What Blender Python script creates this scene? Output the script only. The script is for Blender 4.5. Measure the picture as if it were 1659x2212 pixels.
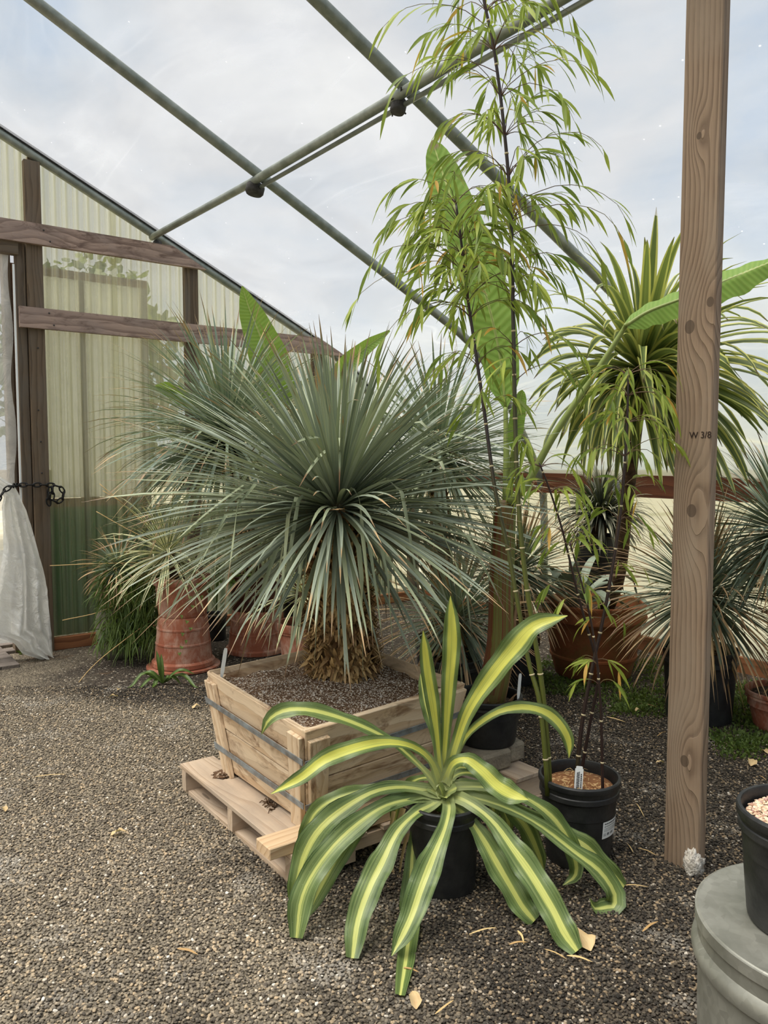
import bpy, math, random
import numpy as np
from mathutils import Vector, noise as mnoise

for o in list(bpy.data.objects):
    bpy.data.objects.remove(o)
SC = bpy.context.scene
COL = SC.collection
R = np.random.RandomState(7)

# ------------------------------------------------------------------ camera
FPX, CXP, CYP, CAMH = 1700.0, 829.5, 1106.0, 1.4
PITCH = math.atan((1106 - 985) / FPX)
cd = bpy.data.cameras.new('camera')
cam = bpy.data.objects.new('camera', cd)
COL.objects.link(cam)
cam.location = (0, 0, CAMH)
cam.rotation_euler = (math.pi / 2 - PITCH, 0, 0)
cd.sensor_fit = 'VERTICAL'
cd.sensor_height = 24.0
cd.lens = 24.0 * FPX / 2212.0
cd.clip_start = 0.05
cd.clip_end = 400
SC.camera = cam

# ------------------------------------------------------------------ node helpers
class NB:
    def __init__(s, nt):
        s.nt = nt
        nt.nodes.clear()
    def n(s, typ, ins=None, **kw):
        nd = s.nt.nodes.new('ShaderNode' + typ)
        for k, v in kw.items():
            setattr(nd, k, v)
        for k, v in (ins or {}).items():
            s.put(nd.inputs[k], v)
        return nd
    def put(s, sock, v):
        if isinstance(v, bpy.types.Node):
            v = v.outputs[0]
        if isinstance(v, bpy.types.NodeSocket):
            s.nt.links.new(v, sock)
        else:
            if isinstance(v, tuple) and len(v) == 3 and sock.type == 'RGBA':
                v = v + (1.0,)
            sock.default_value = v
    def m(s, op, a, b=0.0, c=None, clamp=False):
        ins = {0: a, 1: b}
        if c is not None:
            ins[2] = c
        return s.n('Math', ins, operation=op, use_clamp=clamp)
    def mix(s, f, a, b, blend='MIX'):
        nd = s.nt.nodes.new('ShaderNodeMix')
        nd.data_type = 'RGBA'
        nd.blend_type = blend
        s.put(nd.inputs[0], f)
        s.put(nd.inputs[6], a)
        s.put(nd.inputs[7], b)
        return nd.outputs[2]
    def noise(s, vec, scale, detail=3, rough=.55, dist=0):
        nd = s.n('TexNoise', {'Scale': scale, 'Detail': detail, 'Roughness': rough, 'Distortion': dist})
        if vec is not None:
            s.put(nd.inputs['Vector'], vec)
        return nd.outputs[0]
    def vor(s, vec, scale, feature='F1', out=0, rnd=1.0):
        nd = s.n('TexVoronoi', {'Scale': scale, 'Randomness': rnd}, feature=feature)
        if vec is not None:
            s.put(nd.inputs['Vector'], vec)
        return nd.outputs[out]
    def ramp(s, f, stops, interp='LINEAR'):
        nd = s.n('ValToRGB', {0: f})
        cr = nd.color_ramp
        cr.interpolation = interp
        while len(cr.elements) < len(stops):
            cr.elements.new(0.5)
        for e, (p, c) in zip(cr.elements, stops):
            e.position = p
            if not isinstance(c, tuple):
                c = (c, c, c)
            e.color = c + (1.0,) if len(c) == 3 else c
        return nd.outputs[0]
    def scale(s, vec, xyz):
        return s.n('Mapping', {'Vector': vec, 'Scale': xyz}).outputs[0]
    def pos(s):
        return s.n('NewGeometry').outputs[0]
    def attr(s, name, kind='GEOMETRY'):
        return s.n('Attribute', attribute_name=name, attribute_type=kind)
    def bump(s, h, strength=.3, dist=.01):
        return s.n('Bump', {'Height': h, 'Strength': strength, 'Distance': dist}).outputs[0]
    def out(s, sh):
        o = s.n('OutputMaterial')
        s.put(o.inputs[0], sh)
    def bsdf(s, col, rough=.7, bump=None, metal=0.0, spec=.3, **kw):
        ins = {'Base Color': col, 'Roughness': rough, 'Metallic': metal, 'Specular IOR Level': spec}
        if bump is not None:
            ins['Normal'] = bump
        ins.update(kw)
        return s.n('BsdfPrincipled', ins)

def newmat(name):
    m = bpy.data.materials.new(name)
    m.use_nodes = True
    return m, NB(m.node_tree)

# ------------------------------------------------------------------ sky, light, exposure
w = bpy.data.worlds.new('overcast_sky')
SC.world = w
w.use_nodes = True
b = NB(w.node_tree)
dirv = b.n('TexCoord').outputs['Generated']
sep = b.n('SeparateXYZ', {0: dirv})
c1 = b.noise(b.scale(dirv, (1, 1, 1.8)), 2.2, 6, .55, .4)
c2 = b.noise(b.scale(dirv, (1, 1, 1.5)), 5.0, 5, .6, .3)
cl = b.m('ADD', b.m('MULTIPLY', c1, .72), b.m('MULTIPLY', c2, .28))
cl = b.m('SUBTRACT', cl, b.m('MULTIPLY', b.m('MULTIPLY', sep.outputs[0], 1.4, clamp=True), .16))
cloud = b.ramp(cl, [(.36, (.30, .40, .54)), (.45, (.42, .475, .55)), (.54, (.52, .535, .57)), (.68, (.68, .68, .675))])
hor = b.ramp(sep.outputs[2], [(0.0, (1.28, 1.25, 1.17)), (.25, (1.06, 1.05, 1.03)), (.6, (1.0, 1.0, 1.0)), (1.0, (1.25, 1.24, 1.22))])
skyc = b.mix(1.0, cloud, hor, 'MULTIPLY')
bg = b.n('Background', {0: skyc, 1: 1.0})
wo = b.n('OutputWorld')
b.put(wo.inputs[0], bg)
sd = bpy.data.lights.new('veiled_sun', 'SUN')
sd.energy = 6.0
sd.angle = math.radians(45)
sd.color = (1.0, .945, .86)
sun = bpy.data.objects.new('veiled_sun', sd)
COL.objects.link(sun)
sun.rotation_euler = Vector((-.38, -.12, 1.0)).to_track_quat('Z', 'Y').to_euler()
SC.view_settings.view_transform = 'Standard'
SC.view_settings.look = 'None'
SC.view_settings.gamma = 1.0
SC.view_settings.use_curve_mapping = False
SC.view_settings.exposure = 0.02
SC.cycles.max_bounces = 5
SC.cycles.diffuse_bounces = 3
SC.cycles.glossy_bounces = 2
SC.cycles.use_adaptive_sampling = True
SC.cycles.adaptive_min_samples = 20
SC.cycles.adaptive_threshold = .05

# ------------------------------------------------------------------ geometry helpers
V = lambda *a: np.array(a, float)
CAM = V(0, 0, CAMH)
UP = V(0, 0, 1)
_F = V(0, math.cos(PITCH), -math.sin(PITCH))
_U = V(0, math.sin(PITCH), math.cos(PITCH))
def ray(x, y):
    return V(1, 0, 0) * (x - CXP) / FPX + _U * (CYP - y) / FPX + _F
def atY(x, y, Y):            # survey point: sight line met at distance Y
    d = ray(x, y)
    return CAM + d * (Y / d[1])
def atZ(x, y, z=0.0):        # survey point: sight line met at height z
    d = ray(x, y)
    return CAM + d * ((z - CAMH) / d[2])
def nrm(v):
    v = np.asarray(v, float)
    return v / (np.linalg.norm(v, axis=-1, keepdims=True) + 1e-12)

TH = math.atan(2263 / FPX)
W0 = atZ(116, 1405, 0)
A = V(math.sin(TH), math.cos(TH), 0)      # along the end wall
B = V(-math.cos(TH), math.sin(TH), 0)     # away along the side wall
def BL(s, t, z=0.0):                      # building frame: s along end wall, t towards the front
    return W0 + A * s - B * t + V(0, 0, z)

class MB:
    def __init__(s):
        s.v = []; s.f = []; s.la = []; s.gc = []; s.smooth = True
    def add(s, verts, faces, la=None, gc=None):
        o = len(s.v)
        verts = np.asarray(verts, float)
        s.v.extend(verts.tolist())
        s.f.extend([tuple(i + o for i in f) for f in faces])
        n = len(verts)
        s.la.extend(la if la is not None else [(0, .5, .5, 1)] * n)
        s.gc.extend(gc if gc is not None else verts.tolist())
    def hexa(s, p, rnd=None):             # p: 8 points, bottom ring 0-3 then top ring 4-7; grain runs 0->1
        p = np.asarray(p, float)
        rnd = R.rand() * 40 if rnd is None else rnd
        ax = nrm(p[1] - p[0]); ay = p[3] - p[0]
        ay = nrm(ay - ax * ay.dot(ax)); az = np.cross(ax, ay)
        q = p - p[0]
        gc = [(float(d.dot(ax)) + rnd, float(d.dot(az)) + rnd * .37, float(d.dot(ay)) + rnd * 1.3) for d in q]
        s.add(p, [(3, 2, 1, 0), (4, 5, 6, 7), (0, 1, 5, 4), (1, 2, 6, 5), (2, 3, 7, 6), (3, 0, 4, 7)],
              [(0, float(R.rand()), .5, 1)] * 8, gc)
    def box(s, o, ax, ay, az):            # corner + three edge vectors; grain along ax
        o, ax, ay, az = [np.asarray(k, float) for k in (o, ax, ay, az)]
        s.hexa([o, o + ax, o + ax + ay, o + ay, o + az, o + ax + az, o + ax + ay + az, o + ay + az])
    def tube(s, pts, rad, k=10, cap=True, rnd=.5):
        pts = np.asarray(pts, float); n = len(pts)
        rad = np.broadcast_to(np.asarray(rad, float), (n,))
        T = nrm(np.gradient(pts, axis=0))
        ref = V(0, 0, 1) if abs(T[0][2]) < .9 else V(1, 0, 0)
        x = nrm(np.cross(T[0], ref)); vs = []; la = []; gc = []
        L = 0
        for i in range(n):
            x = nrm(x - T[i] * x.dot(T[i])); y = np.cross(T[i], x)
            if i: L += np.linalg.norm(pts[i] - pts[i - 1])
            for j in range(k):
                a = 2 * math.pi * j / k
                vs.append(pts[i] + rad[i] * (math.cos(a) * x + math.sin(a) * y))
                la.append((i / (n - 1), rnd, j / k, 1)); gc.append((L, rad[i] * math.cos(a), rad[i] * math.sin(a)))
        fs = [(i * k + j, i * k + (j + 1) % k, (i + 1) * k + (j + 1) % k, (i + 1) * k + j) for i in range(n - 1) for j in range(k)]
        if cap:
            fs += [tuple(range(k))[::-1], tuple((n - 1) * k + j for j in range(k))]
        s.add(vs, fs, la, gc)
    def lathe(s, c, prof, k=40, axis=None, wob=0):
        c = np.asarray(c, float); vs = []; la = []
        ax = UP if axis is None else nrm(axis)
        e1 = V(1, 0, 0) if abs(ax[0]) < .9 else V(0, 1, 0)
        e1 = nrm(e1 - ax * e1.dot(ax)); e2 = np.cross(ax, e1)
        n = len(prof)
        for i, (r, z) in enumerate(prof):
            for j in range(k):
                a = 2 * math.pi * j / k
                rr = r * (1 + wob * math.sin(a * 3 + z * 9))
                vs.append(c + e1 * (rr * math.cos(a)) + e2 * (rr * math.sin(a)) + ax * z)
                la.append((i / max(1, n - 1), .5, j / k, 1))
        fs = [(i * k + j, i * k + (j + 1) % k, (i + 1) * k + (j + 1) % k, (i + 1) * k + j) for i in range(n - 1) for j in range(k)]
        if prof[0][0] > 1e-4: fs.append(tuple(range(k))[::-1])
        if prof[-1][0] > 1e-4: fs.append(tuple((n - 1) * k + j for j in range(k)))
        s.add(vs, fs, la)
    def ribbon(s, pts, wid, nh, fold=.15, rnd=None, ext=1.0, na=3, wave=0.0, side=None):
        pts = np.asarray(pts, float); n = len(pts)
        wid = np.asarray(wid, float)
        T = nrm(np.gradient(pts, axis=0))
        nh = np.broadcast_to(np.asarray(nh, float), (n, 3))
        S = nrm(np.cross(T, nh)) if side is None else np.broadcast_to(side, (n, 3))
        N = nrm(np.cross(S, T))
        rnd = float(R.rand()) if rnd is None else rnd
        us = np.linspace(-1, 1, na)
        vs = []; la = []
        ph = R.rand() * 6
        for i in range(n):
            for u in us:
                h = fold * abs(u) * wid[i] * .5
                if wave: h += wave * wid[i] * (u ** 2) * math.sin(ph + i * 1.3 + (2 if u > 0 else 0))
                vs.append(pts[i] + S[i] * (u * wid[i] * .5) + N[i] * h)
                la.append((i / (n - 1), rnd, u * .5 + .5, ext))
        fs = [(i * na + j, i * na + j + 1, (i + 1) * na + j + 1, (i + 1) * na + j) for i in range(n - 1) for j in range(na - 1)]
        s.add(vs, fs, la)
    def build(s, name, mat, parent=None, smooth=True, kind=None, bevel=0, sharp=0):
        me = bpy.data.meshes.new(name)
        org = V(*parent['_o']) if parent is not None and '_o' in parent else V(0, 0, 0)
        vv = np.asarray(s.v) - org
        me.from_pydata(vv.tolist(), [], s.f)
        at = me.attributes.new('la', 'FLOAT_COLOR', 'POINT')
        at.data.foreach_set('color', np.asarray(s.la, np.float32).ravel())
        at = me.attributes.new('gc', 'FLOAT_VECTOR', 'POINT')
        at.data.foreach_set('vector', np.asarray(s.gc, np.float32).ravel())
        me.polygons.foreach_set('use_smooth', [smooth] * len(me.polygons))
        me.materials.append(M[mat] if isinstance(mat, str) else mat)
        if sharp: me.set_sharp_from_angle(angle=math.radians(sharp))
        ob = bpy.data.objects.new(name, me)
        COL.objects.link(ob)
        if parent is not None:
            ob.parent = parent
            ob['_o'] = [float(k) for k in org]
        if kind: ob['kind'] = kind
        if bevel:
            bm = ob.modifiers.new('bevel', 'BEVEL'); bm.width = bevel; bm.segments = 1
        return ob

def tag(o, label=None, cat=None, group=None, kind=None):
    if label: o['label'] = label
    if cat: o['category'] = cat
    if group: o['group'] = group
    if kind: o['kind'] = kind
    return o
def thing(name, loc, label, cat, group=None, kind=None):
    o = bpy.data.objects.new(name, None)
    COL.objects.link(o)
    o.location = [float(k) for k in loc]
    o['_o'] = [float(k) for k in loc]
    o.empty_display_size = .1
    return tag(o, label, cat, group, kind)

def spline(pts, n):
    pts = np.asarray(pts, float); m = len(pts)
    d = np.r_[0, np.cumsum(np.linalg.norm(np.diff(pts, axis=0), axis=1) ** .5)]
    d /= d[-1]
    out = []
    for x in np.linspace(0, 1, n):
        i = min(m - 2, max(0, np.searchsorted(d, x, 'right') - 1))
        u = (x - d[i]) / (d[i + 1] - d[i])
        p1, p2 = pts[i], pts[i + 1]
        p0 = pts[i - 1] if i > 0 else 2 * p1 - p2
        p3 = pts[i + 2] if i + 2 < m else 2 * p2 - p1
        out.append(.5 * ((2 * p1) + (-p0 + p2) * u + (2 * p0 - 5 * p1 + 4 * p2 - p3) * u * u + (-p0 + 3 * p1 - 3 * p2 + p3) * u ** 3))
    return np.array(out)

# ------------------------------------------------------------------ materials
M = {}

def wood(name, light, dark, ring=26.0, knots=None, vk=(1.4, 9.0), bump=.35, stain=None, grey=None, rough=.75, kamp=2.2):
    m, b = newmat(name); M[name] = m
    g = b.attr('gc').outputs['Vector']
    sp = b.n('SeparateXYZ', {0: g})
    l, t, wd = sp.outputs
    wob = b.noise(b.scale(g, (1.3, 5, 5)), 1.6, 3, .5)
    fld = b.m('ADD', b.m('MULTIPLY', wd, ring), b.m('MULTIPLY', b.m('SUBTRACT', wob, .5), 1.7))
    fld = b.m('ADD', fld, b.m('MULTIPLY', t, ring * .6))
    core = None
    if knots:
        for (kl, kw, kr, ka) in knots:
            dl = b.m('MULTIPLY', b.m('SUBTRACT', l, kl), .33 / kr)
            dw = b.m('MULTIPLY', b.m('SUBTRACT', wd, kw), 1.0 / kr)
            d2 = b.m('ADD', b.m('MULTIPLY', dl, dl), b.m('MULTIPLY', dw, dw))
            e = b.m('POWER', 2.718, b.m('MULTIPLY', d2, -1.0))
            fld = b.m('ADD', fld, b.m('MULTIPLY', e, ka))
            dl2 = b.m('MULTIPLY', dl, 2.4)
            dd = b.m('ADD', b.m('MULTIPLY', dl2, dl2), b.m('MULTIPLY', dw, dw))
            k = b.m('LESS_THAN', b.m('ADD', dd, b.m('MULTIPLY', wob, .06)), .13)
            core = k if core is None else b.m('MAXIMUM', core, k)
    else:
        kv = b.scale(g, (vk[0], 0, vk[1]))
        d = b.vor(kv, 1.0, rnd=.9)
        e = b.m('POWER', 2.718, b.m('MULTIPLY', b.m('MULTIPLY', d, d), -9.0))
        fld = b.m('ADD', fld, b.m('MULTIPLY', e, kamp))
        core = b.m('LESS_THAN', d, .085)
    fr = b.m('FRACT', fld)
    band = b.ramp(fr, [(0, .1), (.55, .45), (.85, 1.0), (.97, .9), (1.0, .1)])
    fib = b.noise(b.scale(g, (6, 160, 160)), 1.0, 4, .65)
    fac = b.m('ADD', b.m('MULTIPLY', band, .5), b.m('MULTIPLY', fib, .45))
    col = b.mix(b.ramp(fac, [(.15, 0.0), (.85, 1.0)]), light, dark)
    if grey:
        gn = b.noise(b.scale(g, (1.5, 4, 4)), 2.0, 4, .6)
        col = b.mix(b.ramp(gn, [(.42, 0.0), (.68, .75)]), col, grey)
    if stain:
        sn = b.noise(b.scale(g, (3.2, 9, 9)), 1.5, 4, .7, .6)
        col = b.mix(b.ramp(sn, [(.5, 0.0), (.66, .85)]), col, stain)
    col = b.mix(b.m('MULTIPLY', core, .8), col, tuple(k * .3 for k in dark))
    bl = b.attr('la')
    rv = b.n('SeparateColor', {0: bl.outputs['Color']}).outputs[1]
    col = b.mix(b.m('MULTIPLY', rv, .35), col, tuple(k * .72 for k in light))
    h = b.m('SUBTRACT', b.m('MULTIPLY', fib, .5), b.m('MULTIPLY', band, .6))
    b.out(b.bsdf(col, rough, b.bump(h, bump, .004)))
    return m

def s2l(r, g, bb):
    f = lambda c: ((c / 255) / 12.92 if c / 255 <= .04045 else ((c / 255 + .055) / 1.055) ** 2.4)
    return (f(r), f(g), f(bb))

wood('post_wood', s2l(160, 137, 114), s2l(86, 67, 53), ring=58, bump=.8,
     knots=[(.385, .07, .05, 4.6), (1.23, .07, .055, 5.2), (1.83, .045, .055, 4.2), (1.9, .115, .04, 3.4), (2.43, .06, .028, 2.4)], grey=s2l(150, 134, 116))
wood('beam_wood', s2l(186, 160, 144), s2l(104, 82, 72), ring=30, grey=s2l(140, 124, 116), stain=s2l(92, 72, 62), bump=.5)
wood('stud_wood', s2l(122, 104, 84), s2l(70, 56, 42), ring=26, grey=s2l(104, 96, 86), bump=.4)
wood('red_wood', s2l(158, 106, 70), s2l(104, 62, 38), ring=22, bump=.35)
wood('hip_wood', s2l(112, 66, 42), s2l(66, 36, 24), ring=24, bump=.4)
wood('crate_wood', s2l(232, 210, 180), s2l(196, 164, 128), ring=24, stain=s2l(112, 70, 36), bump=.3)
wood('pallet_wood', s2l(214, 192, 168), s2l(170, 144, 118), ring=22, grey=s2l(156, 142, 128), bump=.4)
wood('fresh_wood', s2l(222, 194, 158), s2l(180, 142, 104), ring=40, bump=.4)
wood('door_wood', s2l(140, 100, 78), s2l(96, 66, 50), ring=20, bump=.3)

def leafmat(name, fn, rough=.45, trans=.3, spec=.35, bump=None):
    m, b = newmat(name); M[name] = m
    at = b.attr('la')
    sp = b.n('SeparateColor', {0: at.outputs['Color']})
    t, r, u = sp.outputs[0], sp.outputs[1], sp.outputs[2]
    col = fn(b, t, r, u, at.outputs['Alpha'])
    bp = None
    if bump:
        bp = bump(b, t, r, u)
    p = b.bsdf(col, rough, bp, spec=spec)
    tl = b.n('BsdfTranslucent', {0: b.mix(.35, col, (.55, .7, .12))})
    b.out(b.n('MixShader', {0: trans, 1: p, 2: tl}))
    return m

def edge(b, u):            # 0 at the midrib, 1 at the margins
    return b.m('MULTIPLY', b.m('ABSOLUTE', b.m('SUBTRACT', u, .5)), 2.0)
def lines(b, t, r, u, ku=14, kt=1.2):
    cv = b.n('CombineXYZ', {0: b.m('MULTIPLY', u, ku), 1: b.m('MULTIPLY', t, kt), 2: b.m('MULTIPLY', r, 37.0)})
    return b.noise(cv.outputs[0], 1.0, 3, .6)

def f_yucca(dry, base=(s2l(146, 158, 142), s2l(62, 76, 66), s2l(196, 202, 176))):
    def fn(b, t, r, u, e):
        ln = lines(b, t, r, u, 8, 2)
        c = b.mix(r, base[0], base[1])
        c = b.mix(b.ramp(ln, [(.4, 0.0), (.75, .6)]), c, base[2])
        pal = b.m('GREATER_THAN', r, .86)
        c = b.mix(b.m('MULTIPLY', pal, .6), c, s2l(188, 198, 160))
        ed = edge(b, u)
        c = b.mix(b.ramp(ed, [(.8, 0.0), (1.0, .55)]), c, s2l(190, 190, 140))
        th = b.m('SUBTRACT', t, b.m('MULTIPLY', b.m('SUBTRACT', 1.0, e), .55))
        th = b.m('ADD', t, b.m('MULTIPLY', b.m('SUBTRACT', 1.0, e), .6))
        tip = b.ramp(b.m('ADD', th, b.m('MULTIPLY', b.m('SUBTRACT', ln, .5), .12)), [(dry, 0.0), (dry + .05, 1.0)])
        c = b.mix(tip, c, b.mix(r, s2l(196, 164, 122), s2l(112, 84, 62)))
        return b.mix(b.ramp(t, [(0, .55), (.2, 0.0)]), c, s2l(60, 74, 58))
    return fn
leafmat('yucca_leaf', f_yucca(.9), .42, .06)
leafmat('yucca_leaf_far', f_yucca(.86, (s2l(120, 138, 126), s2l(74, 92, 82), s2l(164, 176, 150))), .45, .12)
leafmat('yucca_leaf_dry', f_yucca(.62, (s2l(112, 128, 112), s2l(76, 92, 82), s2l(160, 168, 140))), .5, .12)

def f_varieg(b, t, r, u, e):
    ed = edge(b, u)
    ln = lines(b, t, r, u, 26, 1.4)
    ln2 = lines(b, t, b.m('ADD', r, .31), u, 9, .9)
    x = b.m('ADD', ed, b.m('ADD', b.m('MULTIPLY', b.m('SUBTRACT', ln, .5), .35), b.m('MULTIPLY', b.m('SUBTRACT', ln2, .5), .45)))
    g = b.mix(b.ramp(ln, [(.38, 0.0), (.66, 1.0)]), s2l(66, 88, 46), s2l(112, 132, 74))
    g = b.mix(b.ramp(ln2, [(.5, 0.0), (.68, .6)]), g, s2l(150, 164, 104))
    g = b.mix(b.ramp(ed, [(.9, 0.0), (1.0, .7)]), g, s2l(44, 62, 34))
    y = b.mix(e, s2l(198, 204, 128), s2l(210, 208, 92))
    y = b.mix(b.ramp(ln, [(.5, 0.0), (.64, .6)]), y, s2l(158, 172, 84))
    lim = b.m('ADD', .02, b.m('MULTIPLY', e, .42))
    f = b.ramp(b.m('SUBTRACT', x, lim), [(0.0, 1.0), (.06, 0.0)])
    mid = b.ramp(b.m('SUBTRACT', x, lim), [(0.0, 1.0), (.3, 0.0)])
    c = b.mix(b.m('MULTIPLY', mid, .45), g, s2l(150, 166, 88))
    c = b.mix(f, c, y)
    c = b.mix(b.ramp(t, [(0.0, .85), (.22, 0.0)]), c, b.mix(ln, s2l(170, 180, 110), s2l(216, 220, 168)))
    dots = b.vor(b.n('CombineXYZ', {0: b.m('MULTIPLY', u, 3.0), 1: b.m('MULTIPLY', t, 24.0), 2: b.m('MULTIPLY', r, 31.0)}).outputs[0], 2.6)
    return b.mix(b.ramp(dots, [(.06, .4), (.1, 0.0)]), c, s2l(206, 210, 186))
def bmp_lines(b, t, r, u):
    return b.bump(lines(b, t, r, u, 26, .6), .25, .004)
leafmat('variegated_leaf', f_varieg, .36, .22, .45, bmp_lines)

def f_bamboo(b, t, r, u, e):
    c = b.mix(r, s2l(98, 122, 46), s2l(172, 184, 78))
    c = b.mix(b.m('GREATER_THAN', r, .95), c, s2l(202, 156, 70))
    return b.mix(b.ramp(t, [(.86, 0.0), (1.0, .5)]), c, s2l(170, 150, 80))
leafmat('bamboo_leaf', f_bamboo, .5, .42)

def f_culm(b, t, r, u, e):
    return b.mix(b.ramp(b.m('ADD', t, b.m('MULTIPLY', b.m('SUBTRACT', r, .5), .9)), [(.25, 0.0), (.55, 1.0)]), s2l(92, 98, 42), s2l(48, 34, 32))
leafmat('bamboo_culm', f_culm, .35, .0, .5)
leafmat('bamboo_twig', lambda b, t, r, u, e: b.mix(t, s2l(92, 62, 56), s2l(128, 122, 68)), .5, .0)
leafmat('culm_node', lambda b, t, r, u, e: b.mix(0.0, s2l(196, 182, 146), s2l(90, 80, 60)), .6, .0)

def f_banana(b, t, r, u, e):
    ed = edge(b, u)
    sv = b.m('SINE', b.m('ADD', b.m('MULTIPLY', t, 210.0), b.m('MULTIPLY', ed, -9.0)))
    c = b.mix(b.m('MULTIPLY', b.m('ADD', sv, 1.0), .14), s2l(118, 152, 62), s2l(158, 182, 92))
    c = b.mix(b.ramp(ed, [(.03, 1.0), (.07, 0.0)]), c, s2l(196, 206, 130))
    bl = b.m('MULTIPLY', b.ramp(t, [(.955, 0.0), (.97, 1.0)]), b.ramp(ed, [(.5, 1.0), (.8, 0.0)]))
    return b.mix(b.m('MULTIPLY', bl, e), c, s2l(150, 128, 108))
def bmp_ban(b, t, r, u):
    return b.bump(b.m('SINE', b.m('ADD', b.m('MULTIPLY', t, 210.0), b.m('MULTIPLY', edge(b, u), -9.0))), .2, .004)
leafmat('banana_leaf', f_banana, .4, .28, .4, bmp_ban)
leafmat('banana_petiole', lambda b, t, r, u, e: b.mix(b.noise(b.scale(b.pos(), (8, 8, 2)), 4), s2l(120, 138, 70), s2l(150, 160, 92)), .4, .05)
def f_sheath(b, t, r, u, e):
    ln = lines(b, t, r, u, 7, .8)
    c = b.mix(b.ramp(ln, [(.44, 0.0), (.6, 1.0)]), s2l(116, 124, 62), s2l(120, 66, 44))
    return b.mix(b.ramp(t, [(0.0, .7), (.3, 0.0)]), c, s2l(92, 48, 38))
leafmat('banana_sheath', f_sheath, .45, .05)
leafmat('dry_sheath', lambda b, t, r, u, e: b.mix(lines(b, t, r, u, 6), s2l(96, 60, 42), s2l(186, 150, 112)), .7, .1)

def f_cord(b, t, r, u, e):
    ed = edge(b, u)
    ln = lines(b, t, r, u, 9, 1)
    c = b.mix(b.ramp(ln, [(.35, 0.0), (.7, 1.0)]), s2l(62, 78, 44), s2l(108, 122, 72))
    c = b.mix(b.ramp(ed, [(.52, 0.0), (.68, 1.0)]), c, b.mix(r, s2l(206, 200, 110), s2l(178, 184, 110)))
    return b.mix(b.ramp(t, [(.93, 0.0), (.97, .9)]), c, s2l(84, 56, 40))
leafmat('cordyline_leaf', f_cord, .42, .25)
def f_cord2(b, t, r, u, e):
    ed = edge(b, u)
    c = b.mix(r, s2l(74, 92, 58), s2l(112, 124, 86))
    c = b.mix(b.ramp(ed, [(.36, 0.0), (.5, 1.0)]), c, s2l(236, 232, 184))
    return b.mix(b.ramp(t, [(.88, 0.0), (.95, .9)]), c, s2l(150, 110, 80))
leafmat('striped_leaf', f_cord2, .45, .15)
leafmat('agave_leaf', lambda b, t, r, u, e: b.mix(b.noise(b.pos(), 30), s2l(128, 142, 126), s2l(166, 176, 156)), .5, .05)
leafmat('dyckia_leaf', lambda b, t, r, u, e: b.mix(b.m('MULTIPLY', r, b.ramp(t, [(.3, 0.0), (.9, 1.0)])), s2l(52, 58, 52), s2l(178, 176, 150)), .5, .05)
leafmat('grass_leaf', lambda b, t, r, u, e: b.mix(r, s2l(56, 76, 32), s2l(98, 118, 54)), .55, .2)
leafmat('green_strap', lambda b, t, r, u, e: b.mix(edge(b, u), s2l(98, 122, 58), s2l(62, 84, 40)), .4, .2)
leafmat('succulent_leaf', lambda b, t, r, u, e: b.mix(r, s2l(122, 150, 74), s2l(86, 116, 54)), .45, .15)
leafmat('tree_leaf', lambda b, t, r, u, e: b.mix(r, s2l(60, 76, 44), s2l(120, 132, 78)), .5, .25)
leafmat('straw', lambda b, t, r, u, e: b.mix(r, s2l(214, 186, 132), s2l(176, 140, 92)), .7, .1)
leafmat('dead_leaf', lambda b, t, r, u, e: b.mix(lines(b, t, r, u, 4), s2l(232, 214, 166), s2l(182, 138, 92)), .7, .15)
leafmat('bark_scale', lambda b, t, r, u, e: b.mix(b.m('MULTIPLY', r, b.ramp(t, [(0.0, .35), (.8, 1.0)])), s2l(120, 88, 56), s2l(226, 192, 136)), .8, .05)

def simple(name, col, rough=.6, col2=None, ns=8, bump=0, bs=40, metal=0, spec=.3):
    m, b = newmat(name); M[name] = m
    p = b.pos()
    c = col if col2 is None else b.mix(b.ramp(b.noise(p, ns, 4, .6), [(.36, 0.0), (.66, 1.0)]), col, col2)
    b.out(b.bsdf(c, rough, b.bump(b.noise(p, bs, 4), bump, .01) if bump else None, metal, spec))
simple('black_plastic', s2l(30, 31, 32), .42, s2l(46, 46, 46), 20, .15, 60, spec=.4)
simple('black_chain', s2l(28, 28, 28), .45)
simple('white_plastic', s2l(232, 234, 232), .4)
simple('print_ink', s2l(72, 74, 78), .8)
simple('post_ink', s2l(48, 36, 30), .9)
simple('steel_pipe', s2l(146, 150, 140), .42, s2l(118, 124, 114), 14, .08, 60, metal=.35, spec=.5)
simple('dark_rubber', s2l(74, 72, 70), .8, s2l(50, 48, 46), 30, .4, 70)
simple('strap_steel', s2l(146, 154, 158), .4, s2l(112, 108, 104), 24, metal=.15)
simple('concrete', s2l(152, 142, 124), .9, s2l(120, 110, 96), 9, .6, 90)
simple('paver_stone', s2l(122, 112, 104), .9, s2l(92, 84, 78), 7, .5, 80)
simple('grey_stone', s2l(122, 116, 104), .85, s2l(92, 88, 80), 8, .4, 40)
simple('brown_glaze', s2l(84, 44, 32), .5, s2l(60, 34, 26), 6, .15, 20)
simple('foam', s2l(220, 216, 208), .9, s2l(176, 166, 152), 40, 1.0, 90)
simple('dark_trunk', s2l(104, 82, 60), .9, s2l(66, 50, 38), 18, .9, 60)
simple('green_board', s2l(42, 112, 72), .55, s2l(32, 92, 58), 3)
simple('white_board', s2l(224, 220, 196), .5)
simple('moss_base', s2l(74, 84, 34), .95, s2l(48, 50, 30), 12, .8, 60)
simple('reflector', s2l(206, 198, 176), .95, s2l(184, 176, 150), 2)  # pale colour of the added bounce plane

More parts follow.
